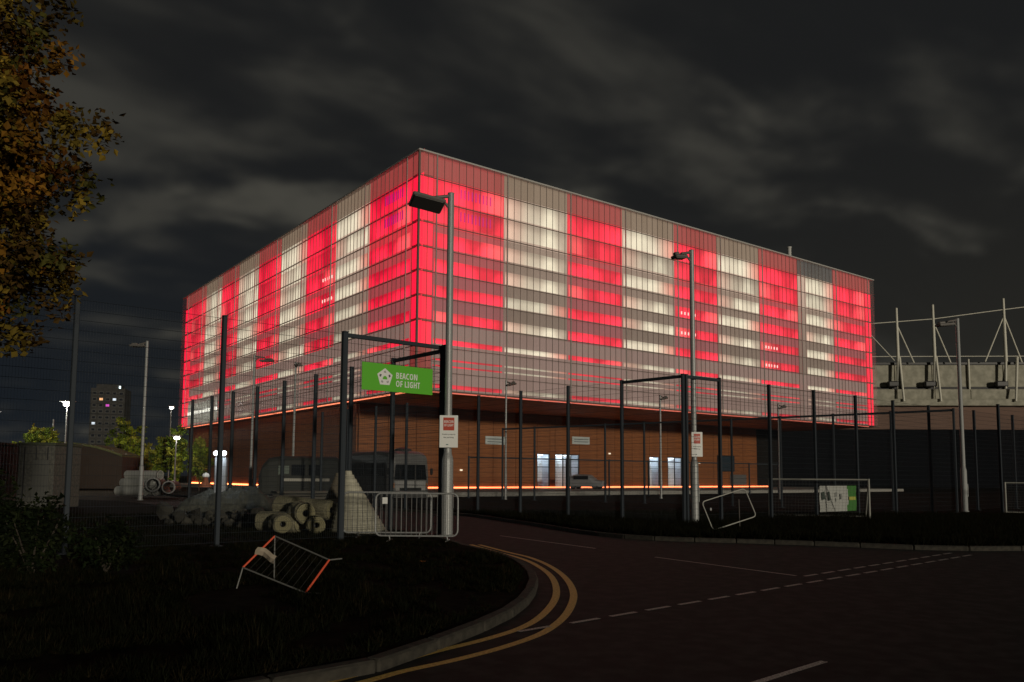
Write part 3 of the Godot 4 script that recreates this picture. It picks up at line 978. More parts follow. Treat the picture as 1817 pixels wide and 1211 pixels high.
func courts() -> void:
	fence("tall mesh fence running left from the green sign past the pipe and turf heap", [Vector2(-10.6, -13.35), Vector2(-8.4, -15.2), Vector2(-6.2, -17.0), Vector2(-4.0, -18.8)], 4.9, 0.1, [])
	var gate := fence("gate frame of two tall posts carrying the green sign", [Vector2(-4.0 + 0.02, -18.82), Vector2(-1.77, -20.7)], 4.9, 0.1, [0], [], 0.14)
	gate.name = "gate_frame"
	fence("mesh fence receding left behind the green sign towards the hall", line_posts(Vector2(-1.84, -20.86), Vector2(-1.57, -1.88), 9), 4.85, 0.1, [0])
	fence("mesh fence receding from the middle lamp post along the side road", line_posts(Vector2(5.63, -26.2), Vector2(-1.76, -1.86), 10), 4.9, 0.1, [0])
	fence("mesh fence running right from the middle lamp post past the banner", [Vector2(5.75, -26.3), Vector2(7.1, -27.25), Vector2(9.4, -29.1), Vector2(11.7, -30.85), Vector2(14.15, -32.8), Vector2(16.6, -34.7), Vector2(19.3, -36.9), Vector2(22.9, -39.5), Vector2(26.5, -42.2), Vector2(30.1, -45.0)], 4.9, 0.1, [0])
	fence("mesh fence on the far side of the right court in front of the lit doors", line_posts(Vector2(19.9, -35.9), Vector2(-2.05, -1.66), 11), 4.65, 0.12, [0, 1, 2, 3, 4, 5, 6, 7, 8, 9])
	fence("short mesh fence at the far right edge", [Vector2(22.4, -36.7), Vector2(25.6, -38.6), Vector2(28.8, -40.5)], 4.95, 0.1, [])
	fence("low dark fence between the court and the hall doors", line_posts(Vector2(-3.0, -56.0), Vector2(3.6, -2.7), 9), 2.9, 0.1, [0, 1, 2, 3, 4, 5, 6, 7])

	# green sign on the gate frame
	var s := thing("green_sign", "green BEACON OF LIGHT sign with a white pentagon emblem on the gate", "sign")
	var along := Vector3(0.7645, 0, -0.6446)
	var nrm := Vector3(0.6446, 0, 0.7645)
	s.transform = Transform3D(Basis(along, Vector3.UP, nrm), Vector3(-4.0, 3.66, -18.8) + along * 0.425 + nrm * 0.12)
	obj("board", boxed(Vector3(2.04, 0.67, 0.02), 0.004), mats["sign_green"], s, Vector3(1.02, 0.335, 0))
	var white: Material = mats["white_board"]
	lettering("BEACON", s, Vector3(0.95, 0.335, 0.012), 0.62, 0.15, white)
	lettering("OF LIGHT", s, Vector3(0.95, 0.135, 0.012), 0.70, 0.15, white)
	var pc := Vector3(0.63, 0.34, 0.0)
	var pent := begin()
	var pr := []
	for i in 5: pr.append(Vector3(sin(TAU * i / 5.0), cos(TAU * i / 5.0), 0))
	var st := begin()
	for i in 5: tri(st, pc + Vector3(0, 0, 0.016), pc + pr[i] * 0.225 + Vector3(0, 0, 0.016), pc + pr[(i + 1) % 5] * 0.225 + Vector3(0, 0, 0.016), Vector3(0, 0, 1))
	for i in 5: quad(st, pc + pr[i] * 0.225, pc + pr[(i + 1) % 5] * 0.225, pc + pr[(i + 1) % 5] * 0.225 + Vector3(0, 0, 0.016), pc + pr[i] * 0.225 + Vector3(0, 0, 0.016))
	obj("emblem", st.commit(), white, s)
	var inner := begin()
	for i in 10:
		var a0 := PI * i / 10.0
		var a1 := PI * (i + 1) / 10.0
		var c0 := pc + Vector3(0, -0.05, 0.02)
		tri(inner, c0, c0 + Vector3(cos(a0) * 0.065, sin(a0) * 0.085, 0), c0 + Vector3(cos(a1) * 0.065, sin(a1) * 0.085, 0), Vector3(0, 0, 1))
	obj("emblem_centre", inner.commit(), mats["sign_green"], s)
	for i in 5:
		var dk := begin()
		var mid: Vector3 = pc + pr[i] * 0.135 + Vector3(0, 0, 0.02)
		var tx := Vector3(pr[i].y, -pr[i].x, 0)
		var up: Vector3 = pr[i]
		quad(dk, mid - tx * 0.035 - up * 0.02, mid + tx * 0.035 - up * 0.03, mid + tx * 0.02 + up * 0.03, mid - tx * 0.03 + up * 0.02, Vector3(0, 0, 1))
		obj("emblem_figure", dk.commit(), mat("emblem_grey", Color(0.12, 0.12, 0.13), 0.6) if i == 4 or i == 1 else mat("emblem_pale", Color(0.42, 0.42, 0.42), 0.6), s)

# ------------------------------------------------------------------ lamp posts
func flood_post(label: String, at: Vector3, h: float, head_dir: Vector3, arm: float, head: Vector2, tilt: float, r0 := 0.13, r1 := 0.075, roll := 0.0) -> Node3D:
	var s := thing("lamp_post", label, "lamp post", at, 0.0, "unlit lamp posts round the courts")
	var st := begin()
	lathe(st, Vector3.ZERO, Vector3.UP, [[0.0, 0.0], [r0 * 1.3, 0.0], [r0 * 1.3, 0.04], [r0, 0.05], [r0, 1.9], [r0 * 0.95, 1.95], [r1 * 1.15, 2.1], [r1, h - 0.02], [r1 * 1.1, h], [0.0, h + 0.03]], 14)
	obj("column", st.commit(), mats["galvanised"], s)
	obj("access_door", boxed(Vector3(0.02, 0.6, r0 * 0.9), 0.004), mats["galvanised"], s, Vector3(r0 + 0.004, 1.0, 0))
	var d := head_dir.normalized()
	var side := d.cross(Vector3.UP).normalized()
	var br := begin()
	tube(br, Vector3(0, h - 0.06, 0) - d * 0.05, Vector3(0, h - 0.18, 0) + d * arm, 0.05, 0.045, 8)
	tube(br, Vector3(0, h - 0.45, 0), Vector3(0, h - 0.12, 0) + d * 0.3, 0.035, 0.035, 6)
	obj("bracket", br.commit(), mats["lamp_metal"], s)
	var hd := begin()
	var c := Vector3(0, h - 0.18 - 0.28 * minf(arm, 1.0), 0) + d * (arm + head.x * 0.15)
	var fwd := (d * cos(tilt) - Vector3.UP * sin(tilt)).normalized()
	var up0 := side.cross(fwd).normalized()
	var upv := (up0 * cos(roll) + side * sin(roll)).normalized()
	side = (side * cos(roll) - up0 * sin(roll)).normalized()
	var bas := Basis(fwd, upv, side)
	box(hd, c, Vector3(head.x, 0.1, head.y), bas, 0.03)
	box(hd, c + upv * 0.1 + fwd * head.x * 0.22, Vector3(head.x * 0.38, 0.12, head.y * 0.5), bas, 0.03)
	obj("lamp_head", hd.commit(), mats["lamp_metal"], s)
	obj("lamp_glass", (func() -> Mesh:
		var g := begin()
		box(g, c - upv * 0.055, Vector3(head.x * 0.86, 0.012, head.y * 0.86), bas)
		return g.commit()).call(), mat("lamp_cover", Color(0.2, 0.19, 0.18), 0.35), s)
	var yk := begin()
	for k in [-1.0, 1.0]:
		tube(yk, Vector3(0, h - 0.17, 0) + d * arm + side * 0.06 * k, c + side * 0.12 * k + upv * 0.02, 0.025, 0.025, 6)
	obj("yoke", yk.commit(), mats["lamp_metal"], s)
	return s

func post_sign(label: String, at: Vector3, w: float, h: float, turn: float) -> void:
	var s := thing("post_sign", label, "sign", at, turn, "white notices on the lamp posts")
	obj("plate", boxed(Vector3(w, h, 0.012), 0.003), mats["white_board"], s, Vector3(0, h * 0.5, 0))
	obj("red_panel", boxed(Vector3(w * 0.6, h * 0.4, 0.004)), mats["red_print"], s, Vector3(0, h * 0.73, 0.0085))
	lettering("BEACON", s, Vector3(-w * 0.25, h * 0.765, 0.011), w * 0.5, h * 0.075, mats["white_board"], true, 0.003)
	lettering("OF LIGHT", s, Vector3(-w * 0.25, h * 0.655, 0.011), w * 0.5, h * 0.075, mats["white_board"], true, 0.003)
	lettering("Private property", s, Vector3(-w * 0.36, h * 0.38, 0.0065), w * 0.72, h * 0.05, mats["black_print"], true, 0.003)
	lettering("No parking", s, Vector3(-w * 0.27, h * 0.285, 0.0065), w * 0.54, h * 0.05, mats["black_print"], true, 0.003)
	obj("mark", boxed(Vector3(w * 0.12, h * 0.03, 0.003)), mat("teal_print", Color(0.12, 0.22, 0.22), 0.6), s, Vector3(-w * 0.08, h * 0.09, 0.0075))
	for y in [0.25, 0.75]: obj("clip", boxed(Vector3(0.2, 0.03, 0.05), 0.005), mats["galvanised"], s, Vector3(0, h * y, -0.035))

func lamp_posts() -> void:
	flood_post("nearest tall lamp post beside the green sign, square head over the hall corner", Vector3(-1.62, 0.1, -20.25), 8.84, Vector3(-0.95, 0, 0.3), 0.5, Vector2(0.86, 0.66), -0.16, 0.145, 0.085, 0.2)
	post_sign("larger white notice with a red panel on the lamp post by the green sign", Vector3(-1.585, 2.32, -20.05), 0.46, 0.81, 0.05)
	flood_post("middle lamp post at the corner of the right court fence", Vector3(6.1, 0.1, -26.75), 9.25, Vector3(-0.9, 0, 0.45), 0.45, Vector2(0.5, 0.34), 0.1, 0.135, 0.08)
	post_sign("smaller white notice with a red panel on the middle lamp post", Vector3(6.16, 2.3, -26.58), 0.37, 0.82, 0.05)
	flood_post("lamp post on the right in front of the stadium", Vector3(21.2, 0.1, -37.6), 9.15, Vector3(-0.97, 0, 0.2), 0.55, Vector2(0.85, 0.4), 0.12, 0.14, 0.085)
	flood_post("lamp post left of the hall, above the stacked steel pipes", Vector3(-21.7, 0.1, -47.0), 9.4, Vector3(-1, 0, 0), 0.4, Vector2(0.9, 0.5), 0.0, 0.13, 0.08)
	flood_post("lamp post with its head reaching right before the left wall", Vector3(-16.6, 0.1, -51.0), 9.2, Vector3(1, 0, 0.1), 0.7, Vector2(0.9, 0.4), 0.0, 0.12, 0.07)
	flood_post("short lamp post second from the corner before the left wall", Vector3(-14.75, 0.1, -54.0), 9.2, Vector3(0.8, 0, 0.6), 0.2, Vector2(0.5, 0.4), 0.1, 0.11, 0.07)
	flood_post("thin lamp post before the lower wall right of the nearest lamp post", Vector3(-0.4, 0.1, -53.0), 7.9, Vector3(1, 0, 0.3), 0.3, Vector2(0.6, 0.4), -0.2, 0.09, 0.06)
	flood_post("thin lamp post left of the middle lamp post, before the hall", Vector3(10.8, 0.1, -58.0), 7.5, Vector3(1, 0, 0.3), 0.25, Vector2(0.5, 0.35), -0.2, 0.09, 0.06)
	flood_post("thin lamp post before the right half of the hall", Vector3(19.4, 0.1, -58.0), 6.9, Vector3(1, 0, 0.3), 0.25, Vector2(0.5, 0.35), -0.2, 0.09, 0.06)

# ------------------------------------------------------------------ the compound on the left
func rounded_frame(w: float, h: float, r: float) -> Array:
	var pts := []
	for c in [[w * 0.5 - r, h - r, 0.0], [-w * 0.5 + r, h - r, PI * 0.5], [-w * 0.5 + r, r, PI], [w * 0.5 - r, r, PI * 1.5]]:
		for k in 5:
			var a: float = c[2] + PI * 0.5 * k / 4.0
			pts.append(Vector3(c[0] + cos(a) * r, c[1] + sin(a) * r, 0))
	pts.append(pts[0])
	return pts

func barrier(label: String, at: Vector3, turn: float, w: float, bars: int) -> Node3D:
	var b := thing("crowd_barrier", label, "barrier", at, turn, "crowd barriers by the gate")
	var mt: Material = mats["galvanised"]
	var st := begin()
	tube_path(st, rounded_frame(w, 0.98, 0.13).map(func(p): return p + Vector3(0, 0.12, 0)), 0.021, 8)
	obj("frame", st.commit(), mt, b)
	for i in bars:
		var x := -w * 0.5 + w * (i + 1.0) / (bars + 1.0)
		obj("bar", tubed(Vector3(x, 0.14, 0), Vector3(x, 1.08, 0), 0.008, 0.008, 6), mat("barrier_bar", Color(0.16, 0.16, 0.16), 0.5), b)
	for x in [-w * 0.32, w * 0.38]:
		var ft := begin()
		tube_path(ft, [Vector3(x - 0.02, 0.13, 0), Vector3(x, 0.02, 0.0)], 0.018, 6)
		tube_path(ft, [Vector3(x, 0.02, -0.32), Vector3(x, 0.02, 0.32)], 0.016, 6)
		obj("foot", ft.commit(), mt, b)
	return b

func compound() -> void:
	barrier("crowd barrier at the gate, the left one partly behind the other", Vector3(-3.05, 0.1, -19.75), 0.03, 2.15, 17)
	var b2 := barrier("crowd barrier at the gate, the right one with a small white tag", Vector3(-2.2, 0.1, -18.7), -0.04, 1.92, 15)
	obj("tag", boxed(Vector3(0.12, 0.15, 0.008)), mats["white_board"], b2, Vector3(-0.74, 0.93, 0.03))
	# toppled sign frame with red sleeves
	var A := Vector3(-3.61, 0.36, -10.9)
	var B := Vector3(-2.58, 0.13, -10.2)
	var C := Vector3(-2.36, 0.51, -10.5)
	var D := Vector3(-3.28, 0.76, -11.2)
	var fr := thing("toppled_frame", "small toppled tubular frame with red ends lying on the near grass", "barrier frame", B)
	var grey := mat("frame_tube", Color(0.2, 0.2, 0.19), 0.5)
	for p in [[A, B], [D, C]]: obj("long_tube", tubed(p[0] - B, p[1] - B, 0.011, 0.011, 8), grey, fr)
	for p in [[A, D], [B, C]]: obj("red_end", tubed(p[0] - B, p[1] - B, 0.014, 0.014, 8), mats["red_sleeve"], fr)
	obj("leg", tubed(C - B, C - B + Vector3(0.17, 0.02, 0.02), 0.01, 0.01, 6), grey, fr)
	obj("leg", tubed(Vector3.ZERO, Vector3(0.2, 0.0, 0.05), 0.01, 0.01, 6), grey, fr)
	obj("leg", tubed(A - B, A - B + Vector3(-0.05, -0.3, 0.1), 0.01, 0.01, 6), grey, fr)
	obj("leg", tubed(D - B, D - B + Vector3(-0.05, -0.72, -0.2), 0.01, 0.01, 6), grey, fr)
	for i in 9:
		var u := (i + 1.0) / 10.0
		obj("bar", tubed(A.lerp(B, u) - B, D.lerp(C, u) - B, 0.003, 0.003, 5), mat("frame_bar", Color(0.02, 0.02, 0.018), 0.7), fr)
	var cl := begin()
	var prev := []
	for i in 6:
		var u := i / 5.0
		var c := Vector3(-3.47, 0.575, -11.02).lerp(Vector3(-3.16, 0.49, -10.85), u) + Vector3(0, 0.02 * sin(u * 5.0), 0.02 * cos(u * 7.0))
		var row := [c + Vector3(0.02, 0.05, 0), c + Vector3(0.0, 0.01, 0.035), c + Vector3(-0.02, -0.05, 0.0)]
		if i > 0:
			for k in 2: quad(cl, prev[k], row[k], row[k + 1], prev[k + 1])
		prev = row
	tag(obj("cloth_scrap", cl.commit(), mat("cloth", Color(0.5, 0.42, 0.32), 0.9), self), "pale scrap of cloth hanging on the toppled red frame", "cloth")
	# rolls of old turf
	var spots := [
		[Vector3(-6.75, 0.36, -21.6), Vector3(0.92, 0.0, 0.30), 1.25, 0.27, "pale roll of turf lying lowest at the left of the heap"],
		[Vector3(-6.5, 0.78, -22.3), Vector3(0.9, -0.06, 0.32), 1.75, 0.27, "long roll of turf lying across the top of the heap"],
		[Vector3(-5.75, 0.62, -21.5), Vector3(0.55, 0.0, 0.8), 0.75, 0.28, "roll of turf with a round end and dark core facing the road"],
		[Vector3(-6.1, 0.36, -21.0), Vector3(0.5, 0.0, 0.85), 0.6, 0.24, "dark roll of turf end on below the round one"],
		[Vector3(-5.2, 0.33, -21.2), Vector3(0.35, 0.0, 0.9), 0.6, 0.24, "roll of turf end on beside the gate post"],
		[Vector3(-5.5, 0.68, -22.4), Vector3(0.9, 0.0, -0.3), 1.1, 0.26, "roll of turf behind, sagging towards the gate post"]]
	var n := 0
	for a in spots:
		var ax: Vector3 = a[1].normalized()
		var L: float = a[2]
		var r: float = a[3]
		var t := thing("turf_roll", a[4], "turf roll", a[0], 0.0, "rolls of old turf heaped by the gate")
		obj("roll", lathed(Vector3.ZERO, ax, [[r * 0.3, 0.02], [r * 0.85, 0.0], [r, 0.05], [r * 1.04, L * 0.3], [r * 0.97, L * 0.6], [r * 1.02, L - 0.06], [r * 0.9, L]], 22, 0.22, 30 + n), mats["turf_roll"], t)
		var face := begin()
		lathe(face, ax * (L + 0.005), ax, [[r * 0.9, -0.005], [r * 0.78, 0.012], [r * 0.72, -0.006], [r * 0.6, 0.014], [r * 0.54, -0.006], [r * 0.42, 0.014], [r * 0.33, -0.01], [r * 0.27, -0.05]], 20)
		obj("roll_end", face.commit(), mat("turf_back", Color(0.24, 0.22, 0.13), 0.9), t)
		obj("core_hole", lathed(ax * (L - 0.04), ax, [[r * 0.28, 0.03], [r * 0.26, -0.3], [0.0, -0.3]], 12), mats["black"], t)
		n += 1
	# tarpaulin heap
	var heap := begin()
	var fn := FastNoiseLite.new()
	fn.seed = 4
	fn.frequency = 0.7
	var N := 34
	var M := 22
	var pt := func(i: int, j: int) -> Vector3:
		var x := -1.65 + 3.3 * i / N
		var z := -1.3 + 2.6 * j / M
		var rr := maxf(0.0, 1.0 - pow(absf(x) / 1.65, 2.6)) * maxf(0.0, 1.0 - pow(absf(z) / 1.3, 2.4))
		var y := 1.2 * pow(rr, 0.36) * (0.85 + 0.35 * fn.get_noise_2d(x, z)) + 0.14 * fn.get_noise_2d(x * 3.0 + 8.0, z * 3.0) * rr
		if x > 0.6: y *= 1.0 - 0.3 * (x - 0.6)
		return Vector3(x, maxf(y, -0.05), z)
	for i in N:
		for j in M:
			quad(heap, pt.call(i, j), pt.call(i + 1, j), pt.call(i + 1, j + 1), pt.call(i, j + 1), Vector3.UP)
	tag(obj("covered_heap", heap.commit(), mats["tarpaulin"], self, Vector3(-9.1, 0.1, -26.6)), "dark lumpy heap under a tarpaulin behind the turf rolls", "heap")
	# broken rubble strewn between the heap and the rolls
	var lump := begin()
	var ln := FastNoiseLite.new()
	ln.seed = 9
	ln.frequency = 1.4
	var lp := func(a: int, b: int) -> Vector3:
		var th := PI * a / 5.0
		var ph := TAU * (b % 7) / 7.0
		var d := Vector3(sin(th) * cos(ph), cos(th), sin(th) * sin(ph))
		return d * (0.5 + 0.45 * ln.get_noise_3dv(d * 1.3)) * Vector3(1, 0.7, 0.8)
	for a in 5:
		for b in 7: quad(lump, lp.call(a, b), lp.call(a, b + 1), lp.call(a + 1, b + 1), lp.call(a + 1, b), lp.call(a, b) + lp.call(a + 1, b + 1))
	var lumps := []
	var tones := []
	for i in 150:
		var u := rng.randf()
		var c := Vector3(lerpf(-10.3, -5.4, u), 0.1, lerpf(-25.2, -22.4, u)) + Vector3(rng.randf_range(-0.7, 0.7), 0, rng.randf_range(-0.8, 0.8))
		var sz := rng.randf_range(0.12, 0.42) * (1.6 if rng.randf() < 0.15 else 1.0)
		c.y += sz * 0.25 + (0.3 * rng.randf() if rng.randf() < 0.4 else 0.0)
		lumps.append(turned(c, sz))
		var v := rng.randf_range(0.018, 0.06)
		tones.append(Color(v, v * 0.95, v * 0.76))
	var rm := mat("rubble", Color(1, 1, 1), 0.95)
	rm.vertex_color_use_as_albedo = true
	tag(stuff(scatter("rubble", lump.commit(), rm, lumps, tones)), "broken rubble strewn between the covered heap and the turf rolls", "rubble")
	# leaning ribbed cones
	for a in [[Vector3(-4.08, 0.1, -21.6), Vector3(-0.32, 1.6, 0.0), 0.74, mat("pale_rib", Color(0.5, 0.48, 0.38), 0.7), "tall pale ribbed cone leaning behind the gate post"], [Vector3(-5.35, 0.1, -23.6), Vector3(0.22, 1.55, 0.0), 0.42, mat("brown_rib", Color(0.1, 0.085, 0.06), 0.8), "darker brown ribbed cone behind the pale one"]]:
		var t := thing("ribbed_cone", a[4], "cone", a[0], 0.0, "ribbed cones inside the gate")
		var ax: Vector3 = a[1]
		var L := ax.length()
		var prof := [[a[2] * 1.08, 0.0], [a[2] * 1.08, 0.03]]
		for k in 15:
			var u := k / 15.0
			var rr: float = a[2] * (1.0 - u * 0.93)
			prof.append([rr, 0.04 + L * u])
			prof.append([rr * 1.0, 0.04 + L * (u + 0.042)])
			prof.append([rr * 0.955, 0.04 + L * (u + 0.05)])
			prof.append([rr * 0.945, 0.04 + L * (u + 0.062)])
		prof.append([0.02, L + 0.03])
		var body := obj("body", lathed(Vector3.ZERO, Vector3.UP, prof, 20), a[3], t)
		var up := ax.normalized()
		var xx := Vector3.RIGHT - up * up.dot(Vector3.RIGHT) * 0.0
		body.transform = Transform3D(Basis(Vector3(1, 0, 0), ax / L, Vector3(0, 0, 1)), Vector3.ZERO)
	# steel stand with two small lamps
	var sd := thing("lamp_stand", "shiny steel pillar with two small bright lamps on top inside the fence", "lamp stand", Vector3(-9.55, 0.1, -26.35), 0.15)
	obj("pillar", boxed(Vector3(0.38, 2.1, 0.3), 0.03), mat("brushed_steel", Color(0.42, 0.45, 0.5), 0.35, 0.5), sd, Vector3(0, 1.05, 0))
	obj("base_plate", boxed(Vector3(0.6, 0.05, 0.5), 0.01), mats["dark_metal"], sd, Vector3(0, 0.025, 0))
	obj("panel", boxed(Vector3(0.28, 0.5, 0.01)), mat("pillar_panel", Color(0.3, 0.32, 0.36), 0.3), sd, Vector3(0, 1.3, 0.156))
	for x in [-0.12, 0.12]:
		var lh := obj("lamp_head", lathed(Vector3(x, 2.2, 0.24), Vector3(0, 0.35, 1).normalized(), [[0.0, -0.1], [0.07, -0.08], [0.105, 0.0], [0.1, 0.03]], 12), mats["lamp_metal"], sd)
		obj("lamp_lens", lathed(Vector3(x, 2.2, 0.24), Vector3(0, 0.35, 1).normalized(), [[0.085, 0.02], [0.06, 0.04], [0.0, 0.05]], 12), glow("stand_lamp_glow", Color(0.85, 0.95, 1.0), 9.0), sd)
		obj("lamp_arm", tubed(Vector3(x, 2.1, 0.1), Vector3(x, 2.16, 0.2), 0.02, 0.02, 6), mats["lamp_metal"], sd)
		lamp_light(sd, Vector3(x, 2.16, 0.36), Color(0.85, 0.95, 1.0), 0.25, 0.04)
	# beacon lamp left of it
	var bc := thing("warning_beacon", "small white topped beacon on a rusty orange foot left of the steel pillar", "beacon", Vector3(-10.1, 1.25, -26.5))
	obj("foot", lathed(Vector3.ZERO, Vector3.UP, [[0.0, -0.05], [0.24, -0.05], [0.2, 0.02], [0.09, 0.12], [0.07, 0.28]], 14), mat("rusty", Color(0.22, 0.07, 0.03), 0.8), bc)
	obj("dome", lathed(Vector3(0, 0.28, 0), Vector3.UP, [[0.11, 0.0], [0.12, 0.05], [0.08, 0.12], [0.0, 0.15]], 14), mats["white_board"], bc)
	# stacked boards
	var st := thing("board_stack", "low stack of dark boards in front of the parked van", "boards", Vector3(-9.5, 0.1, -36.5), 0.5)
	for i in 6:
		var p := obj("board", boxed(Vector3(3.0 - 0.12 * (i % 3), 0.1, 1.1), 0.01), mat("old_board_%d" % (i % 2), Color(0.06, 0.055, 0.045) * (1.0 + 0.3 * (i % 2)), 0.85), st, Vector3(0.08 * (i % 2), 0.1 + 0.13 * i, 0.04 * (i % 3)))
		p.rotation.y = 0.03 * (i % 3 - 1)
	bus()
	van()
	pipes()
	tag(obj("fallen_leaf", leaf_mesh(0.1, 0.14), mat("orange_leaf", Color(0.5, 0.16, 0.03), 0.8), self, Vector3(-1.45, 0.15, -13.9)), "single orange fallen leaf on the dark grass by the kerb", "leaf").rotation = Vector3(1.3, 0.4, 1.2)

# body of a vehicle: cross-section corners [[x, y] ...] swept along -z with scale at each station
func hull(stations: Array) -> Mesh:
	var st := begin()
	for k in stations.size() - 1:
		var a: Array = stations[k]
		var b: Array = stations[k + 1]
		var n := a.size()
		for i in n:
			var j := (i + 1) % n
			var mid: Vector3 = (a[i] + a[j]) * 0.5
			quad(st, a[i], a[j], b[j], b[i], Vector3(mid.x, mid.y - 1.2, 0.0))
	for e in [0, stations.size() - 1]:
		var ring: Array = stations[e]
		var c := Vector3.ZERO
		for p in ring: c += p
		c /= ring.size()
		for i in ring.size(): tri(st, c, ring[i], ring[(i + 1) % ring.size()], Vector3(0, 0, 1 if e == 0 else -1))
	return st.commit()

func van_ring(w: float, h: float, z: float, lo := 0.35) -> Array:
	var r := 0.28
	var pts := [Vector3(-w * 0.5 + 0.08, lo, z), Vector3(-w * 0.5, lo + 0.1, z), Vector3(-w * 0.5, h * 0.55, z), Vector3(-w * 0.47, h - r, z), Vector3(-w * 0.42, h - r * 0.4, z), Vector3(-w * 0.3, h - 0.03, z), Vector3(0, h, z)]
	for i in range(5, -1, -1):
		var p: Vector3 = pts[i]
		pts.append(Vector3(-p.x, p.y, z))
	return pts

func wheel(parent: Node3D, at: Vector3, r: float) -> void:
	var ax := Vector3(1, 0, 0) if at.x > 0 else Vector3(-1, 0, 0)
	var w := obj("wheel", lathed(Vector3.ZERO, ax, [[0.0, -0.2], [r * 0.95, -0.2], [r, -0.15], [r, -0.03], [r * 0.9, 0.02], [r * 0.66, 0.02]], 18), mats["black"], parent, at)
	obj("rim", lathed(Vector3.ZERO, ax, [[r * 0.66, 0.01], [r * 0.6, -0.03], [r * 0.2, -0.02], [0.0, 0.0]], 14), mat("rim_metal", Color(0.2, 0.2, 0.2), 0.4, 0.6), w)

func bus() -> void:
	var b := thing("minibus", "grey minibus facing the gate in front of the brown wall", "minibus", Vector3(-5.45, 0.1, -43.2), 0.62)
	var body := textured("bus_paint", 31, 0.02, Color(0.055, 0.055, 0.055), Color(0.1, 0.1, 0.098), 1.5, 0.5)
	obj("body", hull([van_ring(2.38, 2.85, -0.44), van_ring(2.42, 2.92, -1.4), van_ring(2.42, 2.92, -6.2), van_ring(2.3, 2.8, -6.45)]), body, b)
	obj("front_cap", hull([van_ring(2.0, 2.3, 0.0), van_ring(2.3, 2.72, -0.12), van_ring(2.4, 2.87, -0.46)]), mat("bus_front", Color(0.24, 0.24, 0.24), 0.4), b)
	var ws := begin()
	quad(ws, Vector3(-0.98, 1.3, 0.03), Vector3(0.98, 1.3, 0.03), Vector3(0.9, 2.12, 0.01), Vector3(-0.9, 2.12, 0.01), Vector3(0, 0, 1))
	obj("windscreen", ws.commit(), mats["glass_dark"], b)
	obj("windscreen_pillar", boxed(Vector3(0.05, 0.84, 0.03)), body, b, Vector3(0.28, 1.71, 0.04))
	for x in [-0.62, 0.66]: obj("wiper", boxed(Vector3(0.03, 0.5, 0.02)), mats["black"], b, Vector3(x, 1.6, 0.05))
	obj("front_panel", boxed(Vector3(1.16, 0.36, 0.05), 0.02), mat("bus_pale", Color(0.5, 0.5, 0.5), 0.4), b, Vector3(-0.36, 1.05, 0.02))
	obj("front_panel", boxed(Vector3(0.6, 0.36, 0.05), 0.02), mat("bus_pale", Color(0.5, 0.5, 0.5), 0.4), b, Vector3(0.62, 1.05, 0.02))
	obj("bumper", boxed(Vector3(2.1, 0.34, 0.16), 0.05), mat("bumper_grey", Color(0.12, 0.12, 0.12), 0.6), b, Vector3(0, 0.56, 0.04))
	obj("grille", boxed(Vector3(1.5, 0.14, 0.04), 0.01), mats["black"], b, Vector3(0, 0.8, 0.03))
	for x in [-1.0, 1.0]:
		obj("indicator", boxed(Vector3(0.09, 0.26, 0.08), 0.02), mat("indicator", Color(0.7, 0.3, 0.12), 0.3), b, Vector3(x, 1.0, 0.0))
		obj("headlight", boxed(Vector3(0.26, 0.2, 0.06), 0.03), mat("headlamp_glass", Color(0.6, 0.6, 0.58), 0.15), b, Vector3(x * 0.78, 0.78, 0.03))
		obj("mirror", boxed(Vector3(0.14, 0.36, 0.1), 0.03), mats["black"], b, Vector3(x * 1.3, 1.75, 0.0))
		for z in [-1.1, -5.0]: wheel(b, Vector3(x * 1.13, 0.42, z), 0.42)
		for i in 4: obj("side_window", boxed(Vector3(0.03, 0.72, 1.1), 0.01), mats["glass_dark"], b, Vector3(x * 1.195, 1.85, -1.3 - 1.25 * i))
	obj("roof_dome", lathed(Vector3(0, 2.8, -0.9), Vector3.UP, [[0.5, 0.0], [0.45, 0.18], [0.2, 0.26], [0.0, 0.28]], 16), body, b)

func van() -> void:
	var b := thing("parked_van", "dark grey van parked side on before the left lower wall", "van", Vector3(-14.5, 0.1, -46.0), -1.28)
	var body := mat("van_paint", Color(0.022, 0.023, 0.021), 0.65)
	obj("body", hull([van_ring(1.75, 1.5, 0.0), van_ring(1.95, 2.1, -0.2), van_ring(2.02, 2.5, -0.55), van_ring(2.05, 2.62, -1.2), van_ring(2.05, 2.62, -4.3), van_ring(1.95, 2.5, -4.45)]), body, b)
	for x in [-1.0, 1.0]:
		obj("cab_window", boxed(Vector3(0.03, 0.6, 0.6), 0.01), mat("cab_glass", Color(0.1, 0.13, 0.11), 0.2), b, Vector3(x * 1.0, 1.75, -1.35))
		for i in 2: obj("side_window", boxed(Vector3(0.03, 0.62, 0.75), 0.01), mats["glass_dark"], b, Vector3(x * 1.01, 1.8, -2.15 - 0.95 * i))
		obj("side_stripe", boxed(Vector3(0.02, 0.16, 2.6), 0.005), mat("van_stripe", Color(0.3, 0.29, 0.25), 0.5), b, Vector3(x * 1.03, 1.25, -2.6))
		for z in [-0.85, -3.5]: wheel(b, Vector3(x * 0.96, 0.38, z), 0.37)
	obj("bumper", boxed(Vector3(1.7, 0.24, 0.14), 0.05), mats["black"], b, Vector3(0, 0.5, 0.03))
	for x in [-0.7, 0.7]: obj("headlight", boxed(Vector3(0.26, 0.2, 0.06), 0.03), mat("headlamp_glass", Color(0.6, 0.6, 0.58), 0.15), b, Vector3(x, 0.85, 0.02))

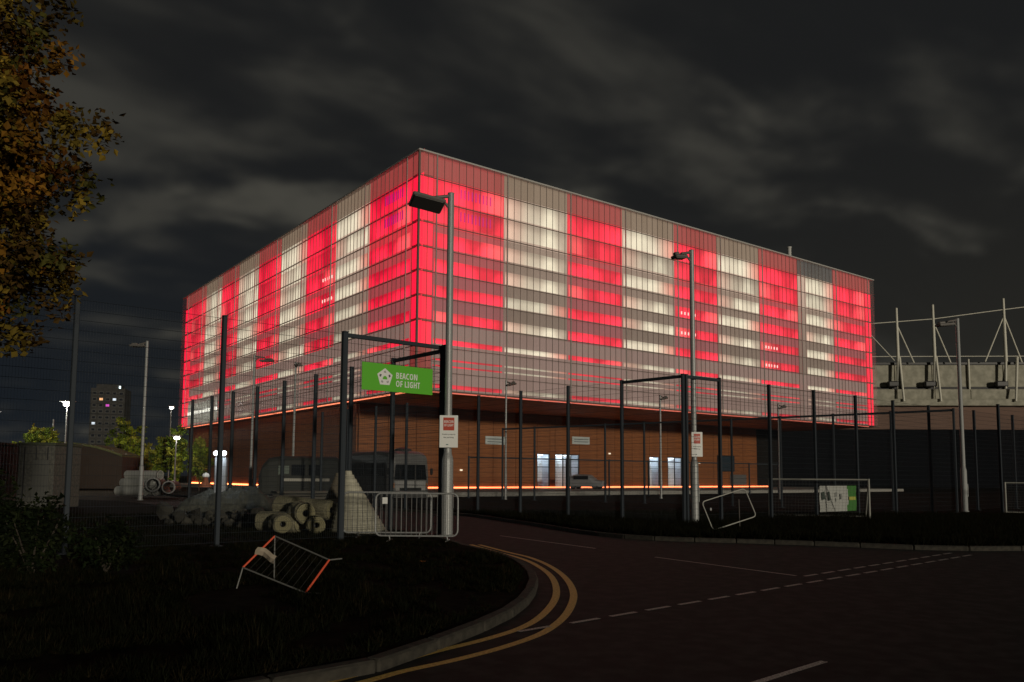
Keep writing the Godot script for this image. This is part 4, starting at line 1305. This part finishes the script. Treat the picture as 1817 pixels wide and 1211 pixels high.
func pipes() -> void:
	var lab := ["lowest front steel pipe of the stack left of the hall", "lowest middle steel pipe of the stack", "lowest rear steel pipe of the stack", "steel pipe on the front of the second layer", "steel pipe on the rear of the second layer", "topmost steel pipe of the stack"]
	var pos := [Vector3(0, 0.33, 0.66), Vector3(0, 0.33, 0), Vector3(0, 0.33, -0.66), Vector3(0.1, 0.9, 0.33), Vector3(0.05, 0.9, -0.33), Vector3(0.15, 1.47, 0)]
	var ax := Vector3(0.93, 0, 0.36)
	var si := Vector3(-0.36, 0, 0.93)
	var shiny := mat("new_steel", Color(0.62, 0.63, 0.6), 0.32, 0.35)
	for i in 6:
		var p: Vector3 = Vector3(-27.9, 0.1, -58.0) + ax * pos[i].x + si * pos[i].z + Vector3.UP * pos[i].y
		var L := 2.6 + 0.25 * (i % 3)
		var t := thing("steel_pipe", lab[i], "pipe", p, 0.0, "stacked steel pipes")
		obj("tube", lathed(Vector3.ZERO, ax, [[0.27, 0.0], [0.32, 0.0], [0.32, L], [0.27, L], [0.27, 0.0]], 22), shiny, t)
		obj("end_ring", lathed(Vector3.ZERO, ax, [[0.322, L - 0.1], [0.335, L - 0.09], [0.335, L - 0.02], [0.322, L - 0.01]], 22), mats["lamp_metal"], t)
	# a pair of large dark pipes lying to the right
	for a in [[Vector3(-25.2, 0.9, -56.6), 0.5, "wide dark pipe end right of the steel pipe stack"], [Vector3(-24.0, 0.72, -56.4), 0.45, "smaller dark pipe end beside the wide one"]]:
		var t := thing("dark_pipe", a[2], "pipe", a[0], 0.0, "dark pipes beside the steel stack")
		var r: float = a[1]
		obj("tube", lathed(Vector3.ZERO, Vector3(0.2, 0, 0.98), [[r * 0.8, -1.6], [r, -1.6], [r, 0.4], [r * 0.8, 0.4], [r * 0.8, -1.6]], 22), mat("dark_plastic", Color(0.05, 0.048, 0.045), 0.5), t)
		obj("end_ring", lathed(Vector3.ZERO, Vector3(0.2, 0, 0.98), [[r * 0.82, 0.405], [r * 1.0, 0.405], [r * 1.02, 0.36], [r * 1.01, 0.3]], 22), mats["galvanised"], t)

# ------------------------------------------------------------------ right side
func right_side() -> void:
	# toppled frame by the middle lamp post
	var o := thing("leaning_frame", "thin white tubular frame leaning beside the middle lamp post", "barrier frame", Vector3(5.55, 0.1, -22.6))
	var st := begin()
	tube_path(st, rounded_frame(1.36, 0.84, 0.1), 0.016, 8)
	var fr := obj("frame", st.commit(), mat("pale_tube", Color(0.42, 0.42, 0.38), 0.5), o)
	fr.rotation = Vector3(-0.25, 0.1, 0.3)
	fr.position = Vector3(0.72, 0.24, 0)
	obj("leg", tubed(Vector3(0.9, 0.9, -0.2), Vector3(1.0, 0.0, -0.5), 0.012, 0.012, 6), mats["lamp_metal"], o)
	obj("clip", boxed(Vector3(0.05, 0.08, 0.03), 0.01), mats["galvanised"], o, Vector3(0.08, 0.62, -0.12))
	goal("five a side goal frame behind the fence left of the banner", Vector3(11.5, 0.12, -30.1), -0.28, 3.5, 1.45)
	goal("goal frame at the far right edge behind the fence", Vector3(22.9, 0.12, -34.0), -0.5, 3.4, 1.35)
	# banner on the fence
	var bn := thing("fence_banner", "white banner with dark figures and a green end on the right fence", "banner")
	var a := Vector3(11.7, 0, -30.85)
	var c := Vector3(14.15, 0, -32.8)
	var al := (c - a).normalized()
	var nr := Vector3(-al.z, 0, al.x)
	bn.transform = Transform3D(Basis(al, Vector3.UP, nr), a + al * 0.14 + nr * 0.06 + Vector3(0, 0.32, 0))
	var cloth := mat("banner_white", Color(0.4, 0.41, 0.39), 0.8)
	var W := 2.7
	var wb := begin()
	var gb := begin()
	for i in 24:
		for j in 8:
			var u0 := i / 24.0
			var u1 := (i + 1) / 24.0
			var v0 := j / 8.0
			var v1 := (j + 1) / 8.0
			var P := func(u: float, v: float) -> Vector3: return Vector3(u * W, v * 1.0, 0.02 * sin(u * 21.0) + 0.012 * sin(v * 9.0 + u * 5.0))
			var edge := 0.72 + 0.05 * sin(v0 * 3.1)
			var tgt := wb if u0 < edge else gb
			quad(tgt, P.call(u0, v0), P.call(u1, v0), P.call(u1, v1), P.call(u0, v1), Vector3(0, 0, 1))
	obj("cloth", wb.commit(), cloth, bn)
	obj("green_end", gb.commit(), mat("banner_green", Color(0.05, 0.18, 0.035), 0.8), bn)
	for p in [[0.2, 0.62, 0.24, 0.3], [0.62, 0.6, 0.12, 0.34], [1.1, 0.66, 0.18, 0.16], [1.1, 0.46, 0.06, 0.14], [1.5, 0.58, 0.12, 0.2]]:
		var figure := begin()
		box(figure, Vector3.ZERO, Vector3(p[2], p[3], 0.006), Basis.from_euler(Vector3(0, 0, 0.18)), 0.002)
		obj("figure", figure.commit(), mat("banner_dark", Color(0.05, 0.07, 0.06), 0.7) if p[0] < 0.7 else mat("banner_grey", Color(0.22, 0.23, 0.22), 0.7), bn, Vector3(p[0], p[1], 0.04))
	obj("yellow_band", boxed(Vector3(0.5, 0.14, 0.006)), mat("banner_yellow", Color(0.4, 0.42, 0.08), 0.7), bn, Vector3(2.35, 0.5, 0.04))
	# dash of kerb edging on the court side
	# parked car before the lower wall
	var car := thing("parked_car", "small pale car with a red tail light between the lit doors", "car", Vector3(9.0, 0.42, -78.0), 1.15)
	obj("body", hull([van_ring(1.6, 0.85, 0.0, 0.25), van_ring(1.75, 0.95, -0.8, 0.25), van_ring(1.75, 1.42, -1.4, 0.25), van_ring(1.75, 1.48, -2.6, 0.25), van_ring(1.7, 1.3, -3.4, 0.25), van_ring(1.6, 0.9, -3.7, 0.25)]), mat("car_paint", Color(0.3, 0.32, 0.34), 0.35), car)
	for x in [-1.0, 1.0]:
		obj("side_window", boxed(Vector3(0.02, 0.34, 1.5), 0.005), mats["glass_dark"], car, Vector3(x * 0.86, 1.12, -2.1))
		obj("tail_light", boxed(Vector3(0.14, 0.3, 0.05), 0.02), mat("tail_red", Color(0.6, 0.03, 0.03), 0.3), car, Vector3(x * 0.68, 0.85, -3.66))
		for z in [-0.7, -2.9]: wheel(car, Vector3(x * 0.82, 0.3, z), 0.3)

func goal(label: String, at: Vector3, turn: float, w: float, h: float) -> void:
	var g := thing("goal_frame", label, "goal", at, turn, "small goal frames on the courts")
	var mt := mat("goal_white", Color(0.3, 0.3, 0.27), 0.5)
	obj("crossbar", tubed(Vector3(-w * 0.5, h, 0), Vector3(w * 0.5, h, 0), 0.03, 0.03, 10), mt, g)
	for x in [-w * 0.5, w * 0.5]:
		obj("upright", tubed(Vector3(x, 0, 0), Vector3(x, h + 0.03, 0), 0.04, 0.04, 10), mt, g)
		obj("side_bar", tubed(Vector3(x, 0.04, 0), Vector3(x, 0.04, -1.0), 0.03, 0.03, 8), mt, g)
		obj("stay", tubed(Vector3(x, 0.04, -1.0), Vector3(x, h, 0), 0.025, 0.025, 8), mt, g)
	obj("ground_bar", tubed(Vector3(-w * 0.5, 0.05, -1.0), Vector3(w * 0.5, 0.05, -1.0), 0.03, 0.03, 8), mt, g)
	var st := begin()
	for i in 30:
		var x := -w * 0.5 + w * i / 29.0
		tube(st, Vector3(x, 0.05, -1.0), Vector3(x, h, 0), 0.003, 0.003, 3, false)
	for j in 12:
		var u := (j + 0.5) / 12.0
		tube(st, Vector3(-w * 0.5, lerpf(0.05, h, u), lerpf(-1.0, 0.0, u)), Vector3(w * 0.5, lerpf(0.05, h, u), lerpf(-1.0, 0.0, u)), 0.003, 0.003, 3, false)
	stuff(obj("net", st.commit(), mat("net_cord", Color(0.2, 0.2, 0.19), 0.8), g))

# ------------------------------------------------------------------ plants
func plants() -> void:
	var lm := leaf_material("leaves")
	# autumn tree at the upper left
	var t := thing("autumn_tree", "tree with golden brown autumn leaves hanging in from the upper left", "tree", Vector3(-7.9, 0.1, -9.9))
	var tr := begin()
	var bark := textured("bark", 33, 0.03, Color(0.03, 0.024, 0.018), Color(0.07, 0.055, 0.04), 0.5, 0.95, 1.5)
	tube(tr, Vector3(0, 0, 0), Vector3(0.1, 2.4, 0.1), 0.22, 0.16, 10)
	tube(tr, Vector3(0.1, 2.4, 0.1), Vector3(0.2, 5.5, 0.0), 0.16, 0.1, 10)
	tube(tr, Vector3(0.2, 5.5, 0), Vector3(0.3, 9.0, 0.2), 0.1, 0.03, 8)
	obj("trunk", tr.commit(), bark, t)
	for i in 16:
		var y := 2.6 + 0.36 * i
		var a := i * 2.4
		var l := 1.9 - 0.04 * i
		var br := begin()
		var p0 := Vector3(0.15, y, 0.05)
		var p1 := p0 + Vector3(cos(a) * l * 0.5, 0.5, sin(a) * l * 0.5)
		var p2 := p0 + Vector3(cos(a) * l, 0.7, sin(a) * l)
		tube(br, p0, p1, 0.06, 0.035, 6)
		tube(br, p1, p2, 0.035, 0.01, 6)
		obj("limb", br.commit(), bark, t)
	var gold := [Color(0.22, 0.105, 0.014), Color(0.15, 0.06, 0.01), Color(0.14, 0.1, 0.016), Color(0.08, 0.075, 0.016), Color(0.26, 0.175, 0.025), Color(0.07, 0.04, 0.01)]
	var lobes := [[Vector3(0.75, 4.1, 0.3), Vector3(1.8, 1.3, 1.2)], [Vector3(0.4, 4.6, 0.3), Vector3(2.1, 1.5, 1.3)], [Vector3(0.7, 5.6, 0.4), Vector3(2.1, 1.3, 1.3)], [Vector3(0.0, 6.6, 0.2), Vector3(2.3, 1.6, 1.4)], [Vector3(-0.2, 3.7, 0.2), Vector3(2.3, 1.0, 1.8)], [Vector3(-0.2, 8.0, 0.0), Vector3(2.2, 1.6, 2.0)], [Vector3(-1.6, 5.6, 0.0), Vector3(2.2, 2.2, 2.0)]]
	leafy("crown", lobes, 1250, 60, 0.27, leaf_mesh(0.068, 0.092), lm, gold, t, 0.35)
	# dark shrubs at the lower left
	var green := [Color(0.01, 0.017, 0.005), Color(0.007, 0.011, 0.004), Color(0.014, 0.019, 0.006)]
	for a in [[Vector3(-8.2, 0.1, -12.6), 1.0, "dark leafy shrub at the left edge below the tree"], [Vector3(-7.1, 0.1, -12.0), 0.75, "smaller dark shrub right of the edge shrub"], [Vector3(-6.2, 0.1, -12.4), 0.5, "lowest dark shrub beside the first fence post"]]:
		var s := thing("shrub", a[2], "shrub", a[0], 0.0, "dark shrubs at the lower left")
		var k: float = a[1]
		var sm := begin()
		for i in 7:
			var an := i * 0.9
			tube(sm, Vector3.ZERO, Vector3(cos(an) * 0.5 * k, 1.1 * k, sin(an) * 0.5 * k), 0.02, 0.006, 5)
		obj("stem", sm.commit(), bark, s)
		leafy("foliage", [[Vector3(0, 0.75 * k, 0), Vector3(0.95, 0.75, 0.8) * k]], int(110 * k), 26, 0.2, leaf_mesh(0.05, 0.09), lm, green, s, 0.3)
	# lit trees and bushes far left, beyond the cabins
	var lime := [Color(0.16, 0.2, 0.02), Color(0.22, 0.22, 0.03), Color(0.1, 0.14, 0.02)]
	var big := leaf_mesh(0.4, 0.5)
	for a in [[Vector3(-46.5, 0.1, -79.5), 3.6, 6.6, "upright tree lit from the street lamp, above the cabins"], [Vector3(-43.0, 0.1, -91.0), 4.4, 5.4, "rounded yellow green bush behind the brown shed"], [Vector3(-46.6, 0.1, -97.0), 5.5, 8.2, "dim broad tree in front of the distant tower block"], [Vector3(-51.5, 0.1, -84.0), 3.4, 4.5, "dim bush at the left edge behind the cabins"]]:
		var s := thing("lit_tree", a[3], "tree", a[0], 0.0, "trees under the lamps on the left")
		var w: float = a[1]
		var h: float = a[2]
		obj("trunk", tubed(Vector3.ZERO, Vector3(0.1, h * 0.7, 0), 0.16, 0.06, 8), bark, s)
		leafy("crown", [[Vector3(0, h * 0.62, 0), Vector3(w * 0.42, h * 0.42, w * 0.42)], [Vector3(w * 0.15, h * 0.45, 0.2), Vector3(w * 0.4, h * 0.3, w * 0.4)]], 90, 26, 0.45, big, lm, lime, s, 0.3)
	for a in [[Vector3(-30.4, 0.1, -72.5), 6.0, "yellow green sapling lit by the low lamp, left one"], [Vector3(-28.4, 0.1, -73.0), 5.0, "yellow green sapling at the left end of the hall wall"], [Vector3(-32.4, 0.1, -74.0), 5.0, "dim sapling left of the low lamp"]]:
		var s := thing("sapling", a[2], "tree", a[0], 0.0, "saplings at the hall's left end")
		var h: float = a[1]
		obj("trunk", tubed(Vector3.ZERO, Vector3(0.05, h * 0.8, 0), 0.09, 0.03, 8), bark, s)
		leafy("crown", [[Vector3(0, h * 0.55, 0), Vector3(0.95, h * 0.42, 0.9)]], 60, 24, 0.35, leaf_mesh(0.28, 0.36), lm, lime, s, 0.3)
	# grass
	var gm := leaf_material("grass_blades")
	gm.metallic_specular = 0.1
	var tuft := begin()
	for i in 7:
		var an := i * 0.9
		var d := Vector3(cos(an), 0, sin(an))
		var s := Vector3(-d.z, 0, d.x) * 0.006
		var r := 0.01 + 0.012 * (i % 3)
		tri(tuft, d * r - s, d * r + s, d * (r + 0.05 + 0.02 * (i % 3)) + Vector3(0, 0.13 + 0.03 * (i % 2), 0))
	var tm := tuft.commit()
	var verge := PackedVector2Array()
	for p in smooth_path(KERB): verge.append(p)
	for p in [Vector2(-60, -70), Vector2(-90, -60), Vector2(-90, 20), Vector2(-20, 20)]: verge.append(p)
	var places := []
	var tints := []
	var tries := 0
	var patchy := FastNoiseLite.new()
	patchy.seed = 61
	patchy.frequency = 0.55
	while places.size() < 22000 and tries < 90000:
		tries += 1
		var z := -4.5 - 26.0 * pow(rng.randf(), 1.5)
		var x := rng.randf_range(-0.75, 0.02) * absf(z) + 0.4
		var p := Vector2(x, z)
		if not Geometry2D.is_point_in_polygon(p, verge): continue
		if not Geometry2D.is_point_in_polygon(p + Vector2(0.2, 0.05), verge): continue
		var bare := patchy.get_noise_2d(x, z)
		if bare < -0.12: continue
		var sc := rng.randf_range(0.2, 0.55) * (1.0 + 1.8 * maxf(bare, 0.0)) * (1.7 if rng.randf() < 0.06 else 1.0)
		places.append(Transform3D(Basis.from_euler(Vector3(rng.randf_range(-0.2, 0.2), rng.randf() * TAU, 0)).scaled(Vector3(1, sc, 1)), Vector3(x, 0.1, z)))
		var v := rng.randf_range(0.5, 1.3)
		var dry := 0.55 if rng.randf() < 0.25 else 0.0
		tints.append(Color(lerpf(0.011, 0.032, dry) * v, lerpf(0.0125, 0.022, dry) * v, lerpf(0.006, 0.011, dry) * v))
	var gr := stuff(scatter("grass", tm, gm, places, tints))
	tag(gr, "dark rough grass on the verge left of the road", "grass")
	var far := PackedVector2Array()
	for p in smooth_path(FAR_KERB): far.append(p)
	for p in [Vector2(160, -150), Vector2(160, -230), Vector2(-40, -230), Vector2(-40, -80)]: far.append(p)
	places = []
	tints = []
	tries = 0
	while places.size() < 16000 and tries < 60000:
		tries += 1
		var z := -18.0 - 16.0 * rng.randf()
		var x := rng.randf_range(-0.12, 0.66) * absf(z)
		var p := Vector2(x, z)
		if not Geometry2D.is_point_in_polygon(p, far): continue
		if not Geometry2D.is_point_in_polygon(p + Vector2(-0.1, 0.2), far): continue
		var sc := rng.randf_range(0.4, 1.5)
		places.append(Transform3D(Basis.from_euler(Vector3(0, rng.randf() * TAU, 0)).scaled(Vector3(1.6, sc, 1.6)), Vector3(x, 0.1, z)))
		var v := rng.randf_range(0.5, 1.2)
		tints.append(Color(0.013 * v, 0.013 * v, 0.007 * v))
	tag(stuff(scatter("grass", tm, gm, places, tints)), "dark rough grass between the far kerb and the right fence", "grass")
